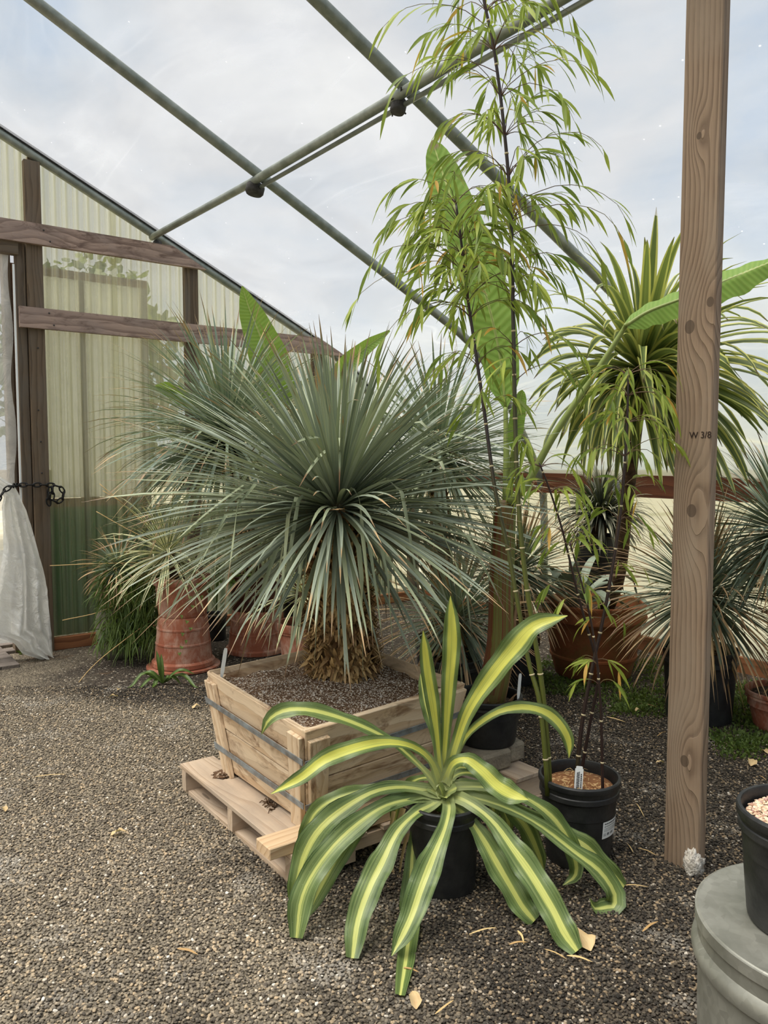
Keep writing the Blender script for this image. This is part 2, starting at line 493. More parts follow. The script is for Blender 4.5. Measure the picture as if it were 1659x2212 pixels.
def m_terra(name, c1, c2, c3):
    m, b = newmat(name); M[name] = m
    p = b.pos()
    c = b.mix(b.ramp(b.noise(p, 5, 5, .6), [(.35, 0.0), (.65, 1.0)]), c1, c2)
    lime = b.noise(b.scale(p, (6, 6, 3)), 1.6, 6, .7, .3)
    c = b.mix(b.ramp(lime, [(.46, 0.0), (.66, .7)]), c, c3)
    b.out(b.bsdf(c, .85, b.bump(b.noise(p, 60, 3), .2, .006)))
m_terra('terracotta', s2l(168, 104, 80), s2l(142, 82, 62), s2l(208, 182, 164))
m_terra('old_terracotta', s2l(158, 92, 58), s2l(122, 74, 46), s2l(124, 98, 54))

def m_galv():
    m, b = newmat('galvanised'); M['galvanised'] = m
    p = b.pos()
    sp = b.vor(p, 45, out=1)
    bw = b.n('SeparateColor', {0: sp}).outputs[0]
    n = b.noise(p, 6, 5, .6)
    c = b.mix(b.ramp(n, [(.35, 0.0), (.7, 1.0)]), s2l(128, 128, 118), s2l(164, 163, 154))
    c = b.mix(b.m('MULTIPLY', bw, .4), c, s2l(104, 104, 96))
    b.out(b.bsdf(c, b.m('ADD', .3, b.m('MULTIPLY', n, .25)), None, .4, .5))
m_galv()

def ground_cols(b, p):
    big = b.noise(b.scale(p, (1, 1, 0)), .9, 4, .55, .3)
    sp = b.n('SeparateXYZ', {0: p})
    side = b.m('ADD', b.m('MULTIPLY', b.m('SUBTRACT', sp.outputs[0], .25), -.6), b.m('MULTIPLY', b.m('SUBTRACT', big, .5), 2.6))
    back = b.m('MULTIPLY', b.m('SUBTRACT', b.m('ADD', sp.outputs[1], b.m('MULTIPLY', big, .8)), 4.4), 1.6, clamp=True)  # dark soil towards the back, and shade between the pots put into the colour
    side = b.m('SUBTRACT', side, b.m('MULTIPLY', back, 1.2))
    return b.ramp(side, [(-.0, 0.0), (.55, 1.0)]), b.noise(b.scale(p, (1, 1, 0)), 3.3, 4, .6)  # mask falls over damp ground and over the painted-in shade alike

def m_ground():
    m, b = newmat('gravel_bed'); M['gravel_bed'] = m
    p = b.pos()
    dry, med = ground_cols(b, p)  # dry is low on damp ground and also where shade is painted in
    cell = b.n('SeparateColor', {0: b.vor(p, 95, out=1)})
    d = b.vor(p, 95)
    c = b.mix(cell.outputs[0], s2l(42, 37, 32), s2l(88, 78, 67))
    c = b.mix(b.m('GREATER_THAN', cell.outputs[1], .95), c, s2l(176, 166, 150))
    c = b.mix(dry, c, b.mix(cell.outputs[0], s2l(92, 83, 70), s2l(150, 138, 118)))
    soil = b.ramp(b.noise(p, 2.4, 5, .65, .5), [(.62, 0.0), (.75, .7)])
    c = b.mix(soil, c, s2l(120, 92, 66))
    b.out(b.bsdf(c, .9, b.bump(b.m('SUBTRACT', 1.0, d), 1.0, .012)))
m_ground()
def m_pebble():
    m, b = newmat('pebble'); M['pebble'] = m
    oi = b.n('ObjectInfo')
    r = oi.outputs['Random']
    dry, med = ground_cols(b, b.pos())  # dry is low on damp ground and also where shade is painted in
    wet_shade = b.ramp(r, [(0, s2l(38, 35, 31)), (.45, s2l(66, 60, 53)), (.8, s2l(92, 83, 70)), (.96, s2l(146, 126, 100)), (.99, s2l(160, 150, 136)), (1.0, s2l(196, 188, 176))])  # damp gravel colour, also darkened for the shade around the plants
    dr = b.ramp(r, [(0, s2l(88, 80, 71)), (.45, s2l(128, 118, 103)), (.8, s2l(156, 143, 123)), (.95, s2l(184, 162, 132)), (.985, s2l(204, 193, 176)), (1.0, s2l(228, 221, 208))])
    c = b.mix(dry, wet_shade, dr)
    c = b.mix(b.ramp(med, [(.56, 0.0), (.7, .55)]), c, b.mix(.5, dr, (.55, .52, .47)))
    b.out(b.bsdf(c, .75, None, spec=.25))
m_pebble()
def m_soil(name, c1, c2, c3, sc):
    m, b = newmat(name); M[name] = m
    p = b.pos()
    cell = b.n('SeparateColor', {0: b.vor(p, sc, out=1)})
    c = b.mix(b.noise(p, 9, 4), c1, c2)
    c = b.mix(b.m('GREATER_THAN', cell.outputs[0], .8), c, c3)
    b.out(b.bsdf(c, .95, b.bump(b.noise(p, sc, 4), .8, .01)))
m_soil('potting_soil', s2l(82, 60, 44), s2l(122, 94, 70), s2l(188, 168, 146), 150)
m_soil('bark_mulch', s2l(120, 76, 48), s2l(164, 116, 76), s2l(206, 168, 120), 110)
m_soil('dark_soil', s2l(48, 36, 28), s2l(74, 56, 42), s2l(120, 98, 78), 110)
def m_speck(name, stops, rough=.8):
    m, b = newmat(name); M[name] = m
    r = b.n('ObjectInfo').outputs['Random']
    b.out(b.bsdf(b.ramp(r, stops), rough))
m_speck('perlite', [(0, s2l(92, 70, 52)), (.35, s2l(124, 98, 76)), (.6, s2l(184, 168, 150)), (1.0, s2l(228, 222, 212))])
m_speck('pumice', [(0, s2l(150, 110, 92)), (.3, s2l(206, 176, 146)), (.7, s2l(228, 206, 176)), (1.0, s2l(160, 120, 120))])

def m_film(name, lo, hi, tint, algae):
    m, b = newmat(name); M[name] = m
    g = b.attr('gc').outputs['Vector']     # (t along house, arc length, z)
    sp = b.n('SeparateXYZ', {0: g})
    n1 = b.noise(b.scale(g, (.8, 1.5, 0)), 1.2, 4, .55, .8)
    n2 = b.noise(b.scale(g, (.45, 2.4, 0)), 1.0, 1, .4, .25)
    msk = b.ramp(b.noise(g, .8, 2), [(.45, 0.0), (.6, 1.0)])
    rip = b.m('MULTIPLY', msk, b.ramp(n2, [(.485, 0.0), (.5, 1.0), (.515, 0.0), (.57, 0.0), (.58, .7), (.59, 0.0)]))
    drop = b.ramp(b.vor(g, 9.0), [(.03, 1.0), (.05, 0.0)])
    f = b.m('ADD', lo, b.m('MULTIPLY', b.ramp(n1, [(.35, 0.0), (.7, 1.0)]), hi - lo))
    low = b.ramp(sp.outputs[2], [(1.2, 1.0), (2.6, 0.0)]) if False else b.m('MULTIPLY', b.m('SUBTRACT', 2.6, sp.outputs[2]), .75, clamp=True)
    f = b.m('ADD', f, b.m('MULTIPLY', low, algae))
    f = b.m('ADD', f, b.m('MULTIPLY', b.m('MULTIPLY', rip, .38), b.m('ADD', low, .1)))
    f = b.m('ADD', f, b.m('MULTIPLY', drop, .4), clamp=True)
    col = b.mix(low, (.95, .96, .97), tint)
    col = b.mix(b.m('MULTIPLY', b.ramp(b.noise(g, 2.2, 4, .6), [(.5, 0.0), (.75, 1.0)]), b.m('MULTIPLY', low, .5)), col, s2l(226, 222, 160))
    hgt = b.m('ADD', b.m('MULTIPLY', n2, .6), b.m('MULTIPLY', n1, .5))
    bp = b.bump(hgt, .25, .04)
    tl = b.n('BsdfTranslucent', {0: col, 'Normal': bp})
    gl = b.n('BsdfGlossy', {0: (.8, .8, .8), 'Roughness': .3, 'Normal': bp})
    sc = b.n('MixShader', {0: .06, 1: tl, 2: gl})
    tr = b.n('BsdfTransparent', {0: (.96, .97, .97)})
    b.out(b.n('MixShader', {0: f, 1: tr, 2: sc}))
m_film('roof_film', .17, .28, s2l(246, 240, 204), .45)
m_film('wall_film', .45, .6, s2l(242, 236, 198), .25)

def m_panel():
    m, b = newmat('corrugated_clear'); M['corrugated_clear'] = m
    g = b.attr('gc').outputs['Vector']
    n1 = b.noise(b.scale(g, (14, .8, 1)), 1.0, 4, .6)
    sp_ = b.ramp(b.vor(b.scale(g, (1, .6, 1)), 38.0), [(.1, 1.0), (.2, 0.0)])
    pat = b.ramp(b.noise(g, 1.6, 3), [(.45, 0.0), (.65, 1.0)])
    f = b.m('ADD', .22, b.m('MULTIPLY', n1, .36))
    f = b.m('ADD', f, b.m('MULTIPLY', b.m('MULTIPLY', sp_, pat), .5), clamp=True)
    ridge = b.n('SeparateXYZ', {0: g}).outputs[2]
    f = b.m('ADD', f, b.m('MULTIPLY', b.ramp(ridge, [(.88, 0.0), (1.0, 1.0)]), .45), clamp=True)
    tcol = b.mix(b.ramp(b.m('MULTIPLY', ridge, -1.0), [(.55, 0.0), (1.0, 1.0)]), s2l(248, 248, 236), s2l(204, 202, 170))  # darker valley tint stands in for refraction lines at the ribs
    tl = b.n('BsdfTranslucent', {0: s2l(232, 230, 196)})
    df = b.n('BsdfDiffuse', {0: s2l(196, 192, 156)})
    gl = b.n('BsdfGlossy', {0: (.9, .9, .9), 'Roughness': .18})
    s1 = b.n('MixShader', {0: .25, 1: tl, 2: df})
    s2 = b.n('MixShader', {0: f, 1: b.n('BsdfTransparent', {0: tcol}), 2: s1})
    b.out(b.n('MixShader', {0: .05, 1: s2, 2: gl}))
m_panel()
def m_curtain(name, f0, f1):
    m, b = newmat(name); M[name] = m
    p = b.pos()
    n = b.noise(b.scale(p, (1, 1, .6)), 5, 5, .6, 1.0)
    f = b.m('ADD', f0, b.m('MULTIPLY', n, f1), clamp=True)
    bp = b.bump(b.noise(p, 7, 4, .6, 1.5), .6, .05)
    tl = b.n('BsdfTranslucent', {0: (.88, .88, .85), 'Normal': bp})
    df = b.bsdf((.9, .9, .87), .28, bp, spec=.6)
    s1 = b.n('MixShader', {0: .5, 1: tl, 2: df})
    b.out(b.n('MixShader', {0: f, 1: b.n('BsdfTransparent', {0: (.95, .95, .95)}), 2: s1}))
m_curtain('curtain_film', .68, .5)
m_curtain('door_film', .22, .5)
m_curtain('door_glazing', .8, .2)

# ================================================================== SETTING
# floor
mb = MB()
n = 60
mb.add([(-60, -40, 0), (60, -40, 0), (60, 80, 0), (-60, 80, 0)], [(0, 1, 2, 3)])
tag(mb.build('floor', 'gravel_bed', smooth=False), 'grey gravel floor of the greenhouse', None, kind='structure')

mb = MB()
mb.add([BL(3.6, 14, .004), BL(3.6, -.8, .004), BL(-8, -.8, .004), BL(-8, -30, .004), BL(30, -30, .004), BL(30, 14, .004)], [(0, 5, 4, 3, 2, 1)])  # pale plane added outside to bounce light onto the film and panels
tag(mb.build('bounce_ground', 'reflector', smooth=False), 'pale gravel yard outside the film, added to bounce light', None, kind='structure')
def scatter_group(name, mat, lo, hi, flat=(1, .8, .55)):
    ng = bpy.data.node_groups.new(name, 'GeometryNodeTree')
    ng.interface.new_socket('Geometry', in_out='INPUT', socket_type='NodeSocketGeometry')
    ng.interface.new_socket('Geometry', in_out='OUTPUT', socket_type='NodeSocketGeometry')
    N = ng.nodes
    gi, go = N.new('NodeGroupInput'), N.new('NodeGroupOutput')
    ico = N.new('GeometryNodeMeshIcoSphere'); ico.inputs['Subdivisions'].default_value = 2; ico.inputs['Radius'].default_value = 1
    ns = N.new('ShaderNodeTexNoise'); ns.inputs['Scale'].default_value = .9
    sp = N.new('GeometryNodeSetPosition')
    sub = N.new('ShaderNodeVectorMath'); sub.operation = 'SUBTRACT'; sub.inputs[1].default_value = (.5, .5, .5)
    scl = N.new('ShaderNodeVectorMath'); scl.operation = 'SCALE'; scl.inputs['Scale'].default_value = 1.1
    ng.links.new(ns.outputs['Color'], sub.inputs[0]); ng.links.new(sub.outputs[0], scl.inputs[0])
    ng.links.new(ico.outputs['Mesh'], sp.inputs['Geometry']); ng.links.new(scl.outputs[0], sp.inputs['Offset'])
    tf = N.new('GeometryNodeTransform'); tf.inputs['Scale'].default_value = flat
    ng.links.new(sp.outputs[0], tf.inputs[0])
    sm = N.new('GeometryNodeSetMaterial'); sm.inputs['Material'].default_value = M[mat]
    ng.links.new(tf.outputs[0], sm.inputs[0])
    ip = N.new('GeometryNodeInstanceOnPoints')
    rr = N.new('FunctionNodeRandomValue'); rr.data_type = 'FLOAT_VECTOR'
    rr.inputs[0].default_value = (-.5, -.5, 0); rr.inputs[1].default_value = (.5, .5, 6.28)
    rs = N.new('FunctionNodeRandomValue'); rs.data_type = 'FLOAT'
    rs.inputs[2].default_value = lo; rs.inputs[3].default_value = hi
    ng.links.new(gi.outputs[0], ip.inputs['Points']); ng.links.new(sm.outputs[0], ip.inputs['Instance'])
    ng.links.new(rr.outputs[0], ip.inputs['Rotation']); ng.links.new(rs.outputs[1], ip.inputs['Scale'])
    ng.links.new(ip.outputs[0], go.inputs[0])
    return ng
def scatter(name, pts, mat, lo, hi, parent=None, flat=(1, .8, .55)):
    me = bpy.data.meshes.new(name)
    org = V(*parent['_o']) if parent is not None else V(0, 0, 0)
    me.from_pydata((np.asarray(pts) - org).tolist(), [], [])
    me.materials.append(M[mat])
    ob = bpy.data.objects.new(name, me); COL.objects.link(ob)
    if parent is not None: ob.parent = parent
    md = ob.modifiers.new('scatter', 'NODES'); md.node_group = scatter_group(name + '_nodes', mat, lo, hi, flat)
    ob['kind'] = 'stuff'
    return ob

pts = []
y = 1.35
while y < 4.7:
    st = .0088 if y < 3 else .0110
    hw = .53 * y + .25
    xs = np.arange(-hw, hw, st)
    j = R.rand(len(xs), 3)
    pts.append(np.c_[xs + (j[:, 0] - .5) * st * 1.3, y + (j[:, 1] - .5) * st * 1.3, j[:, 2] * .004 + .0008])
    y += st
pts = np.concatenate(pts)
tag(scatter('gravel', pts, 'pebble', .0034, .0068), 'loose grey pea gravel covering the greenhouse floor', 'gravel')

# roof hoops, film
RZ0, RM = 3.446, -.471
def prof_half():
    p = [(-1.5, 4.10), (-1.1, 3.955), (-.5, 3.68), (0, 3.445), (.8, 3.07), (1.6, 2.69), (2.1, 2.45), (2.45, 2.275), (2.65, 2.13), (2.82, 1.955), (2.97, 1.76), (3.12, 1.54), (3.25, 1.33), (3.34, 1.12)]
    return np.array(p)
PH = prof_half()
full = np.vstack([np.c_[-3 - PH[::-1, 0], PH[::-1, 1]], PH[1:]])
prof = spline(np.c_[full, np.zeros(len(full))], 90)[:, :2]
tn = np.gradient(prof, axis=0); tn = nrm(tn)
outn = np.c_[-tn[:, 1], tn[:, 0]]
outn *= np.sign(outn[:, 1] + 1e-9)[:, None]
outn = np.where((outn[:, 1] < 0)[:, None], -outn, outn)
SPC = [0.0, 1.64, 3.03, 4.55, 6.1, 7.65, 9.2]
hoops = [('grey steel roof hoop against the end wall, ending at the corrugated gable', 0.0),
         ('grey steel roof hoop crossed by the purlin at the round clamp', 1.64),
         ('grey steel roof hoop rising behind the bamboo and striped palm', 3.03)]
def hoop(t, label, rad=.03):
    o = MB()
    pts = [BL(s, t, z) for s, z in prof] + [BL(3.36, t, .9), BL(3.38, t, 0)]
    pts = [BL(-6.38, t, 0), BL(-6.36, t, .9)] + pts
    o.tube(pts, rad, 12)
    return tag(o.build('roof_hoop', 'steel_pipe'), label, None, kind='structure')
for lb, t in hoops:
    hoop(t, lb)
for t in SPC[3:]:
    hoop(t, 'grey steel roof hoop over the front of the greenhouse')
# channel on the end hoop
o = MB()
for k in range(len(prof) - 1):
    if prof[k][0] < -1.5: continue
    a0, a1 = [BL(prof[i][0] + outn[i][0] * .037, -.02, prof[i][1] + outn[i][1] * .037) for i in (k, k + 1)]
    o.box(a0, a1 - a0, B * -.05, UP * .012)
tag(o.build('film_channel', 'dark_rubber', smooth=False), 'dark channel clamping the roof film above the end hoop', None, kind='structure')
# film sheet
def film(name, mat, pr, nrmv, t0, t1, nt, label, off=.034, wr=.012):
    o = MB()
    ts = np.linspace(t0, t1, nt)
    arc = np.r_[0, np.cumsum(np.linalg.norm(np.diff(pr, axis=0), axis=1))]
    vs, gc = [], []
    for t in ts:
        ph = min(abs(t - k) for k in SPC)
        for i, (s, z) in enumerate(pr):
            e = off - .03 * min(1, ph / .7) + wr * (mnoise.noise(Vector((t * 2.1, arc[i] * 5.0, 3.0)))) * min(1, ph / .12)
            e = max(e, -.02)
            vs.append(BL(s + nrmv[i][0] * e, t, z + nrmv[i][1] * e)); gc.append((t, arc[i], z))
    m_ = len(pr)
    fs = [(i * m_ + j, i * m_ + j + 1, (i + 1) * m_ + j + 1, (i + 1) * m_ + j) for i in range(nt - 1) for j in range(m_ - 1)]
    o.add(vs, fs, None, gc)
    return tag(o.build(name, mat), label, None, kind='structure')
film('ceiling', 'roof_film', prof, outn, -.03, 9.3, 150, 'milky translucent plastic film stretched over the roof hoops')
wp = np.c_[np.linspace(3.385, 3.44, 14), np.linspace(1.18, .02, 14)]
film('wall_right', 'wall_film', wp, np.tile([1, 0], (14, 1)), -.02, 9.3, 110, 'cream plastic film side wall below the hip board', .02, .03)
wl = np.c_[-3 - wp[:, 0], wp[:, 1]]
film('wall_left', 'wall_film', wl, np.tile([-1, 0], (14, 1)), -.02, 9.3, 60, 'cream plastic film side wall on the far side', .02, .03)
# hip board, base board
hb = thing('trim_1', BL(3.32, 1, 1.11), 'dark brown hip board running along the film side wall', None, kind='structure')
t = -.02
while t < 9:
    o = MB(); o.box(BL(3.305, t, 1.11), B * -2.42, A * .038, UP * .155)
    o.build('board', 'hip_wood', hb, False)
    o = MB(); o.box(BL(3.297, t + 2.36, 1.14), B * -.14, A * .008, UP * .09)
    o.build('joint_plate', 'strap_steel', hb, False)
    t += 2.44
o = MB(); o.box(BL(3.40, -.02, 1.27), B * -9.3, A * .03, UP * .02)
o.build('film_rail', 'dark_rubber', hb, False)
o = MB(); o.box(BL(3.40, -.02, 0), B * -9.3, A * .04, UP * .1)
tag(o.build('baseboard_right', 'red_wood', smooth=False), 'brown wooden base board under the film side wall', None, kind='structure')

# purlin pair, clamps
pl = thing('purlin', BL(.8, 0, 3.0), 'paired grey steel pipes running lengthwise below the roof hoops', None, kind='structure')
o = MB(); o.tube([BL(.79, .0, 3.045), BL(.80, 1.6, 3.02), BL(.80, 5, 3.02), BL(.8, 9.2, 3.02)], .024, 12); o.build('pipe', 'steel_pipe', pl)
o = MB(); o.tube([BL(.83, 1.62, 2.985), BL(.83, 5, 2.985), BL(.83, 9.2, 2.985)], .012, 10); o.build('conduit', 'steel_pipe', pl)
def clampo(t, rr):
    c = BL(.81, t, 3.0)
    o = MB()
    o.lathe(c - UP * .045, [(rr * .85, 0), (rr, .012), (rr, .05), (rr * .8, .062)], 18, axis=nrm(UP * .9 + A * .25), wob=.04)
    return o
clampo(1.6, .055).build('end_plug', 'dark_rubber', pl)
o = clampo(2.99, .036)
for k in range(5):
    q = BL(.79 + R.rand() * .05, 2.96 + R.rand() * .08, 2.98 + R.rand() * .05)
    o.tube([q, q + R.randn(3) * .03 + V(0, 0, -.02)], .004, 5)
o.build('wire_tie', 'dark_rubber', pl)
o = clampo(.03, .034); o.build('pipe_clamp', 'dark_rubber', pl)

# end wall
we = thing('wall_end', BL(0, 0, 0), 'end wall of clear corrugated plastic sheets on a timber frame', None, kind='structure')
def roofz(s): return np.interp(s, prof[:, 0], prof[:, 1])
def sheet(s0, s1, zb):
    o = MB()
    npn = int((s1 - s0) / .076 * 8)
    ss = np.linspace(s0, s1, npn)
    vs, gc, fs = [], [], []
    zs = 6
    for s in ss:
        c = math.cos(2 * math.pi * s / .076)
        zt = roofz(s) - .01
        for k in range(zs):
            z = zb + (zt - zb) * k / (zs - 1)
            vs.append(BL(s, -.045 + .013 * c, z)); gc.append((s, z, c))
    for i in range(npn - 1):
        for k in range(zs - 1):
            fs.append((i * zs + k, (i + 1) * zs + k, (i + 1) * zs + k + 1, i * zs + k + 1))
    o.add(vs, fs, None, gc)
    o.build('corrugated_panel', 'corrugated_clear', we)
s = -.11
while s < 3.3:
    e = min(s + .64, 3.37); sheet(s, e, .075); s += .61
s = -2.9
while s < -.15:
    sheet(s, min(s + .64, -.1), 2.86); s += .61
# studs
def stud(s0, s1, z0, z1, t0=0, th=.045, m='stud_wood'):
    o = MB(); o.box(BL(s0, t0 - .03, z0), UP * (z1 - z0), A * (s1 - s0), -B * th)
    return o.build('stud', m, we, False, bevel=.003)
stud(-.105, .0, 0, 3.42, th=.055)
stud(-.175, -.11, 0, 2.86, t0=-.01, th=.04)
stud(-.24, -.19, 0, 2.86, t0=-.13, th=.09)
stud(1.04, 1.085, .1, 2.93)
stud(1.09, 1.16, .1, 2.9, t0=-.02)
stud(2.2, 2.3, .1, 2.36)
stud(3.28, 3.36, .0, 1.2)
stud(-.07, -.01, 2.9, 3.46, t0=-.03)
# rails
o = MB(); p0 = BL(-2.9, .03, 2.85); o.hexa([p0, BL(1.2, .03, 2.85), BL(1.2, .068, 2.85), BL(-2.9, .068, 2.85), p0 + UP * .14, BL(.93, .03, 2.99), BL(.93, .068, 2.99), BL(-2.9, .068, 2.99)])
o.build('rail', 'beam_wood', we, False)
o = MB(); o.hexa([BL(-.17, .03, 2.28), BL(2.52, .03, 2.28), BL(2.52, .068, 2.28), BL(-.17, .068, 2.28), BL(-.17, .03, 2.42), BL(2.22, .03, 2.42), BL(2.22, .068, 2.42), BL(-.17, .068, 2.42)])
o.build('rail', 'beam_wood', we, False)
o = MB(); o.box(BL(-2.9, -.03, 2.77), A * 2.74, -B * .07, UP * .09); o.build('header', 'stud_wood', we, False)
o = MB(); o.box(BL(-.1, -.03, 0), A * 3.48, -B * .045, UP * .09)
tag(o.build('baseboard_end', 'red_wood', smooth=False, bevel=.003), 'reddish wooden base board under the corrugated end wall', None, kind='structure')
# white jamb strip
o = MB(); o.box(BL(-.2, .03, 1.08), UP * 1.62, A * .012, -B * .012); o.build('white_strip', 'white_plastic', we, False)
# nails on the rails and studs
o = MB()
for (s_, z_) in [(.0, 2.95), (.04, 2.88), (1.1, 2.93), (1.12, 2.38), (1.08, 2.31), (.02, 2.39), (.05, 2.31), (-.05, 2.15), (-.06, 1.72), (-.05, 1.5), (-.05, 1.28)]:
    tt = .069 if z_ > 2.2 else .026
    o.lathe(BL(s_, tt, z_), [(.006, 0), (.006, .003), (0, .003)], 8, axis=-B)
o.build('nails', 'dark_rubber', we, kind='stuff')

# doorway film, gathered curtain, chain
def cloth(rows, nu, t0, amp, fr, seed, tfn=None):
    vs, fs = [], []
    for i, (z, s0, s1) in enumerate(rows):
        for j in range(nu):
            u = j / (nu - 1)
            q = mnoise.noise(Vector((u * 3 + seed, z * 2.4, seed)))
            w_ = amp(z) * math.sin(u * fr + seed + q * 2.0) + .03 * q + .016 * abs(mnoise.noise(Vector((u * 5 + z * 6, z * 9, seed + 4)))) + .008 * mnoise.noise(Vector((u * 14, z * 22 + u * 9, seed)))
            vs.append(BL(s0 + (s1 - s0) * u, t0 + w_ + (tfn(u, z) if tfn else 0), z))
    for i in range(len(rows) - 1):
        for j in range(nu - 1):
            fs.append((i * nu + j, i * nu + j + 1, (i + 1) * nu + j + 1, (i + 1) * nu + j))
    o = MB(); o.add(vs, fs); return o
rows = [(z, -2.9, -.205 + .012 * math.sin(z * 9)) for z in np.linspace(1.02, 2.77, 40)]
o = cloth(rows, 90, -.05, lambda z: .015, 26, 1.0)
dc = tag(o.build('door_curtain', 'door_film'), 'clear wrinkled plastic sheet hanging in the doorway beside the end wall', 'curtain')
edge_r = [(1030, 2), (1048, 30), (1071, 43), (1103, 58), (1155, 74), (1191, 85), (1235, 97), (1274, 105), (1328, 111), (1378, 115), (1420, 117)]
edge_l = [(1030, -55), (1048, -30), (1071, 8), (1091, 3), (1179, 6), (1240, -4), (1300, -10), (1358, -12), (1378, 30), (1400, 45), (1421, 95)]
rows = []
for py in np.linspace(1030, 1420, 110):
    xr = np.interp(py, [e[0] for e in edge_r], [e[1] for e in edge_r])
    xl = np.interp(py, [e[0] for e in edge_l], [e[1] for e in edge_l])
    out = []
    for x in (xl, xr):
        d = ray(x, py); P0 = BL(0, .2, 0); k = ((P0 - CAM) @ B) / (d @ B); Q = CAM + d * k
        out.append(((Q - W0) @ A, Q[2]))
    rows.append((max(.006, out[1][1]), out[0][0], out[1][0]))
o = cloth(rows, 64, .2, lambda z: .012 + .05 * min(1, abs(z - 1.2)), 15, 2.2)
gc_ = tag(o.build('gathered_curtain', 'curtain_film'), 'milky plastic door curtain tied back in folds by the black chain', 'curtain')
rows2 = [(z, s0 - .35, s0 + .12) for (z, s0, s1) in rows[44:100]]
o = cloth(rows2, 30, .08, lambda z: .03, 9, 5.0)
o.build('back_fold', 'curtain_film', gc_)
ch = thing('chain', BL(-.1, .05, 1.19), 'black plastic chain looped round the door post and tied back curtain', 'chain')
cp = [(-8, 1085), (5, 1066), (14, 1055), (26, 1050), (40, 1048), (56, 1047), (72, 1048), (88, 1047), (103, 1048), (118, 1048), (131, 1053), (138, 1066), (134, 1079), (122, 1086), (112, 1080), (114, 1064), (112, 1052), (105, 1062), (103, 1078), (107, 1092), (113, 1103)]
cw = []
for (x, yy) in cp:
    d = ray(x, yy); P0 = BL(0, .24 if x < 30 else (.06 if x < 98 else .05), 0); k = ((P0 - CAM) @ B) / (d @ B); cw.append(CAM + d * k)
cw = spline(cw, 90)
dd = np.r_[0, np.cumsum(np.linalg.norm(np.diff(cw, axis=0), axis=1))]
pitch_l = .046
for k in range(int(dd[-1] / pitch_l)):
    p0 = np.array([np.interp(k * pitch_l, dd, cw[:, i]) for i in range(3)])
    p1 = np.array([np.interp((k + 1) * pitch_l, dd, cw[:, i]) for i in range(3)])
    ax = nrm(p1 - p0); sd_ = nrm(np.cross(ax, B if k % 2 == 0 else UP + .01 * A)); c = (p0 + p1) / 2
    lp = [c + ax * (.029 * math.cos(a)) + sd_ * (.014 * math.sin(a)) for a in np.linspace(0, 2 * math.pi, 15)]
    o = MB(); o.tube(lp, .0055, 6, cap=False); o.build('link', 'black_chain', ch)

# outside sliding door behind the corrugated sheets
dr = thing('door_1', BL(.3, -.2, 0), 'outer sliding door with cream glazing above a green panel behind the corrugated wall', None, kind='structure')
T_ = -.2
def db(s0, s1, z0, z1, m, th=.03, t=T_, nm='frame_bar'):
    o = MB()
    if s1 - s0 > z1 - z0: o.box(BL(s0, t, z0), A * (s1 - s0), B * th, UP * (z1 - z0))
    else: o.box(BL(s0, t, z0), UP * (z1 - z0), A * (s1 - s0), B * th)
    o.build(nm, m, dr, False)
db(-.2, .82, .06, 1.02, 'green_board', .02, nm='green_panel')
db(-.2, .82, 1.09, 2.7, 'door_glazing', .01, nm='cream_glazing')
db(-.2, .82, 1.02, 1.085, 'door_wood'); db(-.2, .82, 2.7, 2.76, 'door_wood')
db(.76, .82, .06, 2.7, 'door_wood', .04); db(.3, .34, .06, 2.7, 'door_wood', .035)
db(-.2, -.15, .06, 2.7, 'door_wood', .04)
db(.0, .07, 1.09, 1.3, 'white_board', .01, t=-.19, nm='notice')
# lower half beyond the door: plain boards outside
od = thing('green_fence', BL(1.8, -.5, 0), 'low dark green boarding standing outside the corrugated wall', 'fence')
for k in range(7):
    o = MB(); o.box(BL(.95 + k * .36, -.5, 0), UP * 1.0, A * .35, B * .02); o.build('board', 'green_board', od, False)

# pavers in the doorway
pv = thing('paving', BL(-1, 0, 0), 'brown brick paving in the doorway left of the end wall', None, kind='structure')
for i in range(9):
    for j in range(7):
        s0 = -.2 - i * .205 - (j % 2) * .1; t0 = .34 - j * .105
        if j < 3 and i == 0 and j % 2 == 0: s0 -= .1
        if s0 < -2.3: continue
        o = MB(); o.box(BL(s0 - .197, t0 - .098, -.03), A * .197, -B * .098, UP * (.052 + R.rand() * .006))
        o.build('brick', 'paver_stone', pv, False, bevel=.004)

def blob(name, c, rx, ry, rz, mat, seed=0, amp=.25, parent=None, n=14, fr=3):
    o = MB(); vs, fs = [], []
    for i in range(n + 1):
        th = math.pi * i / n
        for j in range(2 * n):
            ph = math.pi * j / n
            d = V(math.sin(th) * math.cos(ph), math.sin(th) * math.sin(ph), math.cos(th))
            k = 1 + amp * mnoise.noise(Vector(d * fr) + Vector((seed, seed * 2, 0)))
            vs.append(np.asarray(c) + d * V(rx, ry, rz) * k)
    m2 = 2 * n
    fs = [(i * m2 + j, i * m2 + (j + 1) % m2, (i + 1) * m2 + (j + 1) % m2, (i + 1) * m2 + j) for i in range(n) for j in range(m2)]
    o.add(vs, fs)
    return o.build(name, mat, parent)

